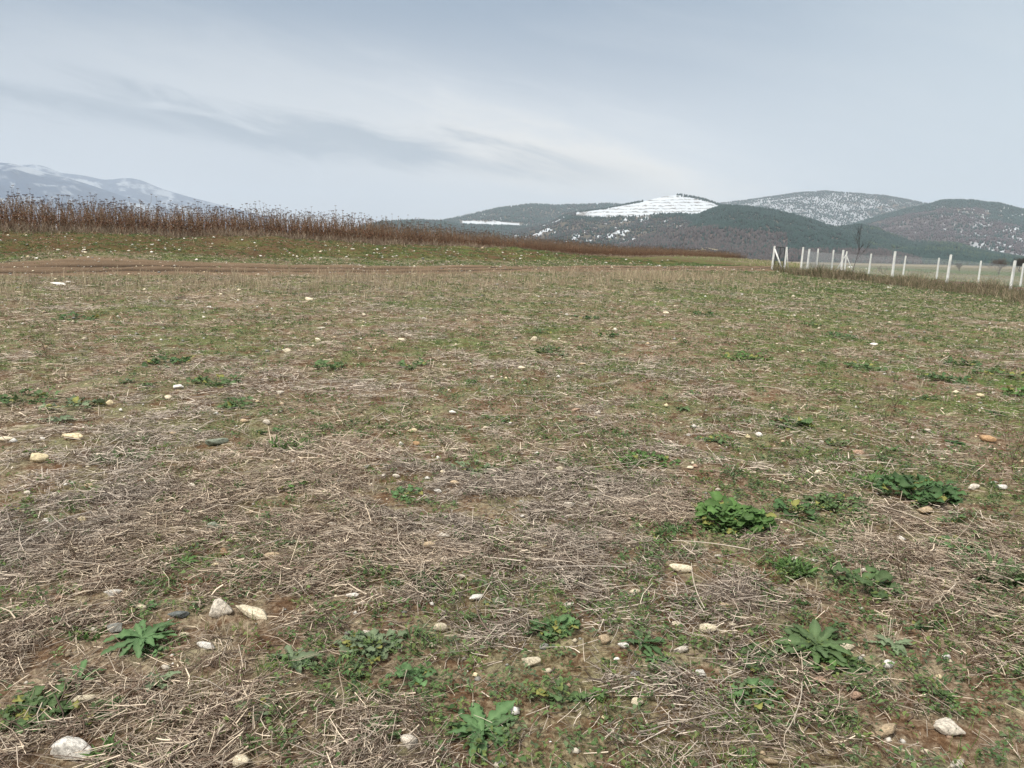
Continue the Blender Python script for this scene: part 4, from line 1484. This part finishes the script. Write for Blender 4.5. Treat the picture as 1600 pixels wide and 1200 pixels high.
# ------------------------------------------------------------------ dead stalks
def tube_seg(V, Fs, C, a, b, ra, rb, ca, cb, K=3):
    a = np.array(a, float); b = np.array(b, float)
    d = b - a; d /= (np.linalg.norm(d) + 1e-9)
    s = np.cross(d, [0, 0, 1.0]);
    if np.linalg.norm(s) < 1e-3: s = np.array([1.0, 0, 0])
    s /= np.linalg.norm(s); t = np.cross(d, s)
    i = len(V)
    for (p, r_, c) in ((a, ra, ca), (b, rb, cb)):
        for k in range(K):
            an = k * 2 * math.pi / K
            V.append(p + (s * math.cos(an) + t * math.sin(an)) * r_); C.append(np.array(c))
    for k in range(K):
        k2 = (k + 1) % K
        Fs.append([i + k, i + k2, i + K + k2, i + K + k])


def stalk_parts(seed):
    r = np.random.default_rng(seed)
    h = r.uniform(.75, 1.5)
    tall = r.random() < .38
    rust = np.array([.185, .080, .045]); tan = np.array([.34, .25, .165]); darkb = np.array([.06, .036, .027])
    sv, sf, sc = [], [], []
    lean = r.normal(size=2) * .09
    def at_(t): return np.array([lean[0] * t * t * h * 2, lean[1] * t * t * h * 2, h * t])
    K = 5
    for k in range(K):
        tube_seg(sv, sf, sc, at_(k / K), at_((k + 1) / K), .011 * (1 - .5 * k / K), .011 * (1 - .5 * (k + 1) / K), tan * .8, tan * .75)
    lv, lf, lc = [], [], []
    # dried leaves and capsules: dense in the upper two thirds
    for k in range(74):
        t = r.uniform(.25, .93) if r.random() < .8 else r.uniform(.05, .4)
        p = at_(t)
        a = r.random() * 6.283; L = r.uniform(.04, .10) * (1.15 - t * .5); w = L * r.uniform(.3, .55)
        e = r.uniform(-.2, 1.35)
        d = np.array([math.cos(a) * math.cos(e), math.sin(a) * math.cos(e), math.sin(e)])
        s = np.array([-math.sin(a), math.cos(a), r.normal() * .5])
        i = len(lv)
        m = p + d * L * .5 + np.array([0, 0, r.normal() * .01])
        lv += [p, m - s * w * .5, p + d * L - np.array([0, 0, L * .3]), m + s * w * .5]
        c = (rust if r.random() < .55 else (darkb if r.random() < .6 else tan * .8)) * r.uniform(.7, 1.4)
        lc += [c] * 4
        lf += [[i, i + 1, i + 2, i + 3]]
    hv, hf, hc = [], [], []
    top = at_(1)
    hh = r.uniform(.18, .5) if tall else r.uniform(.04, .14)
    nb = r.integers(1, 4) if tall else 1
    for b in range(nb):
        a = r.random() * 6.283
        e = top + np.array([math.cos(a) * r.uniform(.0, .10), math.sin(a) * r.uniform(.0, .10), hh * r.uniform(.6, 1)])
        tube_seg(hv, hf, hc, top, e, .005, .0035, tan * .6, tan * .5)
        # umbel: radiating rays with small dark fruits
        for q in range(9):
            an = q * .7 + r.random(); ra = r.uniform(.02, .055)
            tip = e + np.array([math.cos(an) * ra, math.sin(an) * ra, r.uniform(.01, .045)])
            tube_seg(hv, hf, hc, e, tip, .003, .0025, tan * .5, darkb * 1.5)
            i = len(hv); s_ = r.uniform(.008, .015)
            hv += [tip + np.array([s_, 0, 0]), tip + np.array([0, s_, 0]), tip + np.array([-s_, 0, s_ * .4]), tip + np.array([0, -s_, 0]), tip + np.array([0, 0, s_]), tip - np.array([0, 0, s_ * .6])]
            hc += [darkb * r.uniform(1, 2.2)] * 6
            for (p_, q_) in ((0, 1), (1, 2), (2, 3), (3, 0)):
                hf.append([i + p_, i + q_, i + 4, i + 4]); hf.append([i + q_, i + p_, i + 5, i + 5])
    return (sv, sf, sc), (lv, lf, lc), (hv, hf, hc)


def clean(V, Fs, C):
    Fs = np.array(Fs)
    tri = Fs[:, 2] == Fs[:, 3]
    out = []
    if (~tri).any(): out.append(Fs[~tri])
    if tri.any(): out.append(Fs[tri][:, :3])
    return np.array(V), out, np.array(C)


def build_stalks():
    NV = 14
    raw = [stalk_parts(40 + i) for i in range(NV)]
    r2 = np.random.default_rng(99)
    xs, ys = [], []
    # sample field of stalks behind the bank top: dense front edge, several metres deep
    n = 110000
    uu = r2.uniform(-60, 1185, n)
    # position along the TOP line as function of x
    x = np.interp(uu, [-500, 0, 200, 400, 600, 800, 1000, 1160, 1200], list(TOP[:, 0][:8]) + [TOP[7, 0] * 1.1])
    # thin by density per metre
    x = r2.uniform(TOP[0, 0] * 1.0, TOP[-1, 0] * 1.05, n)
    depth = r2.gamma(1.6, 3.2, n) + .7
    sl = np.interp(x, (TOP[1:, 0] + TOP[:-1, 0]) / 2, np.diff(TOP[:, 1]) / np.diff(TOP[:, 0]))
    nx = -sl / np.sqrt(1 + sl * sl); ny = 1 / np.sqrt(1 + sl * sl)
    yb = np.interp(x, TOP[:, 0], TOP[:, 1])
    px = x + nx * depth; py = yb + ny * depth
    # arc length density correction and overall number
    w = np.sqrt(1 + sl * sl); w /= w.max()
    pu, pv = proj(np.stack([px, py, H0(px, py)], -1))
    keep = (r2.random(n) < w) & (pu > -90) & (pu < 1185)
    px, py, depth = px[keep], py[keep], depth[keep]
    # limited density: target 6 per square metre near the edge
    order = np.argsort(np.hypot(px, py))
    px, py, depth = px[order], py[order], depth[order]
    M = 15000
    sel = np.sort(r2.choice(len(px), min(M, len(px)), replace=False))
    px, py, depth = px[sel], py[sel], depth[sel]
    pz = H(px, py) - .02
    pu, pv = proj(np.stack([px, py, pz], -1))
    r = np.hypot(px, py)
    size = (.95 + .32 * (fbm(px * .5, py * .5, 2, 66) - .3)) * (1 - .24 * sstep(pu, 500, 1150))
    # nearest, front ones individually
    front = (depth < 3.2) & (pu > -20)
    cand = np.where(front)[0][:296]
    protos = []
    for i, (a, b, c) in enumerate(raw):
        ms = make_mesh('stem', *clean(*a), mat=M_STALK)
        ml = make_mesh('dry_leaves', *clean(*b), mat=M_STALK)
        mh = make_mesh('seed_head', *clean(*c), mat=M_STALK)
        protos.append((ms, ml, mh))
    rr = random.Random(4)
    for k in cand:
        ms, ml, mh = protos[rr.randrange(NV)]
        root = link('dead_stalk', None, loc=(px[k], py[k], pz[k]), category='dead stalk', group='dead brown stalks standing along the bank',
                    label='dead rust brown stalk with dark dried seed head in the row above the bank')
        root.rotation_euler = (rr.gauss(0, .04), rr.gauss(0, .04), rr.uniform(0, 6.28))
        s = float(size[k]) * rr.uniform(.8, 1.2)
        root.scale = (s, s, s)
        link('stem', ms, root); link('dry_leaves', ml, root); link('seed_head', mh, root)
    rest = np.setdiff1d(np.arange(len(px)), cand)
    combo = []
    for a, b, c in raw:
        parts = []
        V, Fs, C = merge([clean(*a), clean(*b), clean(*c)])
        combo.append((V, Fs, C))
    parts = []
    vi = r2.integers(0, NV, len(rest))
    for q in range(NV):
        idx = rest[vi == q]
        V, Fs, C = combo[q]
        n = len(idx); a = r2.random(n) * 6.283; s = size[idx] * r2.uniform(.75, 1.2, n)
        ca, sa_ = np.cos(a) * s, np.sin(a) * s
        X = V[None, :, 0] * ca[:, None] - V[None, :, 1] * sa_[:, None] + px[idx][:, None]
        Y = V[None, :, 0] * sa_[:, None] + V[None, :, 1] * ca[:, None] + py[idx][:, None]
        Z = V[None, :, 2] * s[:, None] + pz[idx][:, None]
        tone = r2.uniform(.75, 1.3, n)
        off = (np.arange(n) * len(V))[:, None, None]
        parts.append((np.stack([X, Y, Z], -1).reshape(-1, 3), [(f[None] + off).reshape(-1, f.shape[1]) for f in Fs], (C[None] * tone[:, None, None]).reshape(-1, 3)))
    V, Fs, C = merge(parts)
    link('stalk_field', make_mesh('stalk_field', V, Fs, C, mat=M_STALK), kind='stuff',
         label='dense stand of dead brown stalks stretching away behind the front row', category='dead stalks')
    # tangled pale undergrowth at their feet
    n = 5200
    x = r2.uniform(TOP[1, 0] - 3, TOP[-1, 0], n) if False else r2.uniform(TOP[0, 0], 25, n)
    d = r2.normal(size=n) * .8 + .9
    sl = np.interp(x, (TOP[1:, 0] + TOP[:-1, 0]) / 2, np.diff(TOP[:, 1]) / np.diff(TOP[:, 0]))
    gx = x - sl / np.sqrt(1 + sl * sl) * d; gy = np.interp(x, TOP[:, 0], TOP[:, 1]) + d / np.sqrt(1 + sl * sl)
    c = np.stack([gx, gy], -1)
    fade = 1 - .6 * sstep(gx, -12, 10)
    V, Fq, C = tufts('', '', '', c, 7, r2.uniform(.15, .62, n) * fade, r2.uniform(.1, .4, n), .0032, [[.26, .20, .14], [.19, .13, .09], [.34, .28, .20], [.13, .08, .055]], 34, M_STRAW, lean=.6, bend=.2)
    link('dry_brush', make_mesh('dry_brush', V, Fq, C, mat=M_STRAW), kind='stuff',
         label='tangled pale dry undergrowth at the feet of the brown stalks', category='undergrowth')


build_stalks()


# ------------------------------------------------------------------ fence
import bmesh


def post_mesh(h, w, name='post'):
    bm = bmesh.new()
    bmesh.ops.create_cube(bm, size=1)
    for v in bm.verts:
        v.co.x *= w; v.co.y *= w; v.co.z = (v.co.z + .5) * h
        if v.co.z > .5: v.co.x *= .85; v.co.y *= .85
    bmesh.ops.bevel(bm, geom=[e for e in bm.edges], offset=w * .13, segments=2, affect='EDGES')
    me = bpy.data.meshes.new(name); bm.to_mesh(me); bm.free()
    me.materials.append(M_CONC)
    return me


def brace_mesh(a, b, w, name='brace'):
    V, Fs, C = [], [], []
    tube_seg(V, Fs, C, a, b, w * .6, w * .6, (1, 1, 1), (1, 1, 1), K=6)
    n = 6
    Fs2 = [np.array(Fs), np.array([list(range(n))[::-1], list(range(n, 2 * n))])]
    return make_mesh(name, np.array(V), Fs2, mat=M_CONC)


CONC = (.68, .69, .68, 1)


def wire_mesh(pts, ztop, seg_name='wire_mesh', sp=.075):
    """chain-link between consecutive points; real diamond wires and three line wires"""
    V, Fs, C = [], [], []
    P0s, P1s = [], []
    for a, b in zip(pts[:-1], pts[1:]):
        a = np.array(a); b = np.array(b)
        L = np.hypot(b[0] - a[0], b[1] - a[1]); Hh = ztop
        m = int((L + Hh) / sp)
        for k in range(m):
            s0 = -Hh + k * sp
            for sgn in (1, -1):
                # line s = s0 + t (height) from t=0..Hh clipped to 0..L
                t0 = max(0, -s0); t1 = min(Hh, L - s0)
                if t1 <= t0: continue
                q = []
                for t in (t0, t1):
                    s = s0 + t; f = s / L
                    g = a[2] * (1 - f) + b[2] * f
                    z = t if sgn > 0 else Hh - t
                    q.append([a[0] + (b[0] - a[0]) * f, a[1] + (b[1] - a[1]) * f, g + .06 + z])
                P0s.append(q[0]); P1s.append(q[1])
        for hz_ in (.06, Hh * .5 + .06, Hh + .06):
            P0s.append([a[0], a[1], a[2] + hz_]); P1s.append([b[0], b[1], b[2] + hz_])
    A = np.array(P0s); B = np.array(P1s)
    d = B - A; d /= np.linalg.norm(d, axis=1, keepdims=True)
    s = np.cross(d, np.array([0.3, 1.0, 0.2])); s /= np.linalg.norm(s, axis=1, keepdims=True)
    t = np.cross(d, s)
    w = .0028
    ring = []
    for P in (A, B):
        for k in range(3):
            an = k * 2.0944
            ring.append(P + (s * math.cos(an) + t * math.sin(an)) * w)
    V = np.stack(ring, 1); n = len(A)
    f = np.array([[0, 1, 4, 3], [1, 2, 5, 4], [2, 0, 3, 5]])
    Fq = (f[None] + (np.arange(n) * 6)[:, None, None]).reshape(-1, 4)
    return make_mesh(seg_name, V.reshape(-1, 3), Fq, mat=M_WIRE)


def with_g(P):
    P = np.array(P, float).copy()
    P[:, 2] = H(P[:, 0], P[:, 1])
    return P


def build_fence():
    near = with_g(NEAR_ROW); far = with_g(FAR_ROW)
    org = near[0]
    pm = post_mesh(1.88, .135)
    lean = math.radians(1.6)
    def row(P, name, label, side_braces, h=1.0):
        root = link(name, None, loc=P[0], label=label, category='fence')
        for k, p in enumerate(P):
            o = link('post', pm, root, loc=(p - P[0]) - np.array([0, 0, .15]))
            o.rotation_euler = (0, lean * (1 + .5 * math.sin(k * 5.1)), math.sin(k * 3.3) * .4)
            o.scale = (1, 1, 1.08 + .02 * math.sin(k * 7.0))
            o.color = CONC
        Q = P - P[0]
        w = link('wire_mesh', wire_mesh(Q, 1.55), root); w.color = (.32, .35, .37, 1)
        for (k, off) in side_braces:
            top = Q[k] + np.array([.03, 0, 1.6]); ft = Q[k] + np.array([off[0], off[1], 0.0])
            ft[2] = H(ft[0] + P[0][0], ft[1] + P[0][1])[0] - P[0][2] - .1
            b = link('brace', brace_mesh(top, ft, .085), root); b.color = CONC
        return root
    row(near, 'wire_fence', 'nearer row of white concrete posts with chain link, starting right of the gate', [])
    row(far, 'wire_fence', 'farther row of white concrete posts beyond the ploughed strip, one with splayed braces', [(3, (-.8, .1)), (3, (.8, -.2))])
    # gate
    g = with_g(GATE)
    root = link('field_gate', None, loc=g[0], label='narrow dark mesh gate between two white braced posts', category='gate')
    for k in (0, 1):
        o = link('post', pm, root, loc=g[k] - g[0] - np.array([0, 0, .15])); o.color = CONC
        o.rotation_euler = (0, lean * 1.4, .1); o.scale = (1.0, 1.0, 1.03)
    for k, (dx, dy) in ((0, (.72, -.35)), (1, (.42, .2))):
        top = g[k] - g[0] + np.array([.08, -.04, 1.55]); ft = g[k] - g[0] + np.array([dx, dy, -.1])
        b = link('brace', brace_mesh(top, ft, .10 if k == 0 else .06), root); b.color = CONC
    a = np.array([.13, 0, 0]); b_ = g[1] - g[0] - np.array([.10, 0, 0])
    V, Fs, C = [], [], []
    def bar(p, q, r_=.028): tube_seg(V, Fs, C, p, q, r_, r_, (1, 1, 1), (1, 1, 1), K=5)
    zt, zb = 1.72, .08
    m_ = (a + b_) / 2
    for p in (a, m_, b_):
        bar(p + np.array([0, 0, zb]), p + np.array([.04, 0, zt]))
    for z in (zb, zt):
        bar(a + np.array([0, 0, z]), b_ + np.array([.03, 0, z]))
    fr = link('gate_frame', make_mesh('gate_frame', np.array(V), np.array(Fs), mat=M_METAL), root); fr.color = (.012, .02, .022, 1)
    wm = link('mesh_panel', wire_mesh([a + np.array([0, 0, .05]), b_ + np.array([0, 0, .05])], 1.55, 'mesh_panel', .08), root); wm.color = (.03, .05, .05, 1)


build_fence()


# ------------------------------------------------------------------ bare trees and bushes
def grow(V, Fs, C, p, d, L, r, depth, rg, spread, twigs, c):
    n = 3
    for k in range(n):
        q = p + d * L / n
        tube_seg(V, Fs, C, p, q, r, r * .86, c, c, K=4 if r > .01 else 3)
        p = q; r *= .86
        d = d + rg.normal(size=3) * .10; d /= np.linalg.norm(d)
        if depth > 0 and k > 0:
            twigs.append((p.copy(), d.copy(), L, r, depth))
    if depth > 0: twigs.append((p.copy(), d.copy(), L, r, depth))


def bare_tree(name, u, v, Y, h, seed, label, cat, levels, trunkr, spread, single=True, nstem=1, ground_v=None, c=(.09, .07, .06, 1)):
    p = at(u, v, Y); z = float(H(p[0], p[1])[0])
    rg = np.random.default_rng(seed)
    root = link(name, None, loc=(p[0], p[1], z), label=label, category=cat)
    tv, tf, tcn = [], [], []
    todo = []
    for s in range(nstem):
        d = np.array([rg.normal() * (.04 if nstem == 1 else .35), rg.normal() * (.04 if nstem == 1 else .35), 1.0]); d /= np.linalg.norm(d)
        grow(tv, tf, tcn, np.array([0, 0, -.05]), d, h * (.55 if nstem == 1 else .42), trunkr, levels, rg, spread, todo, (1, 1, 1))
    o = link('trunk', make_mesh('trunk', np.array(tv), np.array(tf), mat=M_BARK), root); o.color = c
    bv, bf, bc = [], [], []
    while todo:
        p0, d0, L, r, dep = todo.pop()
        for k in range(2 if dep > 1 else 3):
            a = rg.normal(size=3); a -= d0 * a.dot(d0); a /= np.linalg.norm(a)
            d = d0 + a * spread * rg.uniform(.5, 1.1); d[2] += .22; d /= np.linalg.norm(d)
            nxt = []
            grow(bv, bf, bc, p0, d, L * rg.uniform(.5, .72), r * .7, dep - 1, rg, spread, nxt, (1, 1, 1))
            todo += nxt
    if bv:
        o = link('branches', make_mesh('branches', np.array(bv), np.array(bf), mat=M_BARK), root); o.color = c
    return root


bare_tree('bare_sapling', 1331, 428, 56, 3.5, 3, 'thin leafless sapling standing behind the braced fence post', 'tree', 2, .03, .5, c=(.055, .045, .045, 1))
bare_tree('bare_bush', 1562, 420, 135, 3.2, 5, 'round leafless bush far behind the fence at right', 'bush', 4, .026, .75, nstem=6, c=(.15, .12, .115, 1))
bare_tree('bare_bush', 1500, 416, 170, 2.2, 6, 'small low bush left of the round leafless one', 'bush', 3, .03, .8, nstem=6, c=(.10, .085, .07, 1))
bare_tree('bare_bush', 1594, 416, 210, 4.2, 8, 'dark thicket at the right edge behind the last fence post', 'bush', 4, .05, .9, nstem=7, c=(.07, .06, .055, 1))
bare_tree('bare_bush', 1380, 420, 75, 1.1, 9, 'waist high dead weed between the two rows of posts', 'bush', 2, .02, .5, nstem=3, c=(.12, .09, .07, 1))


def dry_weed(u, v, hpx, seed, label):
    p = ground_at(u, v); d = np.linalg.norm(p)
    h = hpx * d / F
    rg = np.random.default_rng(seed)
    V, Fs, C = [], [], []
    todo = []
    for s in range(7):
        dd = np.array([rg.normal() * .35, rg.normal() * .35, 1.0]); dd /= np.linalg.norm(dd)
        grow(V, Fs, C, np.array([rg.normal() * .02, rg.normal() * .02, 0]), dd, h * rg.uniform(.5, .9), .0022, 2, rg, .5, todo, (.12, .085, .06))
    while todo:
        p0, d0, L, r, dep = todo.pop()
        a = rg.normal(size=3); dd = d0 + a * .4; dd /= np.linalg.norm(dd); nx = []
        grow(V, Fs, C, p0, dd, L * .45, r * .8, dep - 1, rg, .5, nx, (.14, .10, .07)); todo += nx
    link('dry_weed', make_mesh('dry_weed', np.array(V), np.array(Fs), np.array(C), mat=M_STALK), loc=p, label=label, category='dry weed')


dry_weed(1100, 655, 70, 1, 'thin branching dead weed standing in the field right of centre')
dry_weed(1385, 665, 55, 2, 'brown wiry dead weed in the straw at right')
dry_weed(1580, 730, 90, 3, 'brown dead brush at the right edge')
dry_weed(1400, 640, 50, 4, 'pinkish dead weed above the brown wiry one')
dry_weed(130, 880, 60, 5, 'brown twiggy dead weed at the left')
dry_weed(808, 655, 26, 6, 'small reddish dead weed near the centre')
dry_weed(75, 560, 50, 7, 'brown wispy dead weed far out at left')
dry_weed(1420, 915, 90, 8, 'tall thin brown dead weed below the wide dark clump')


# white rocks behind the sapling
for i, (u, v, Y, w) in enumerate(((1329, 413, 118, .5), (1346, 415, 115, .25), (1353, 415.5, 114, .3))):
    p = at(u, v, Y)
    o = link('rock', stone_mesh(800 + i, 3, .8), loc=(p[0], p[1], float(H(p[0], p[1])[0]) + w * .12),
             label=['largest white rock behind the leafless sapling', 'middle white rock right of the leafless sapling', 'rightmost white rock beyond the fence'][i], category='rock')
    o.scale = (w, w * .8, w * .7); o.color = (.7, .7, .68, 1)

# ------------------------------------------------------------------ haze
def build_haze():
    bm = bmesh.new()
    bmesh.ops.create_cube(bm, size=1)
    lo, hi = -12.0, 1450.0
    for v in bm.verts:
        v.co.x *= 38000; v.co.y *= 38000; v.co.z = lo if v.co.z < 0 else hi
    me = bpy.data.meshes.new('haze'); bm.to_mesh(me); bm.free()
    m = bpy.data.materials.new('haze'); m.use_nodes = True
    T = NT(m.node_tree); T.n.remove(T.n['Principled BSDF'])
    pv = T.new('ShaderNodeVolumePrincipled')
    pv.inputs['Color'].default_value = (.70, .80, .92, 1)
    pv.inputs['Density'].default_value = .92e-4
    pv.inputs['Anisotropy'].default_value = .0
    T.l.new(pv.outputs[0], T.n['Material Output'].inputs['Volume'])
    me.materials.append(m)
    link('haze', me, kind='stuff', label='thin pale blue winter haze over the far hills', category='haze')


build_haze()
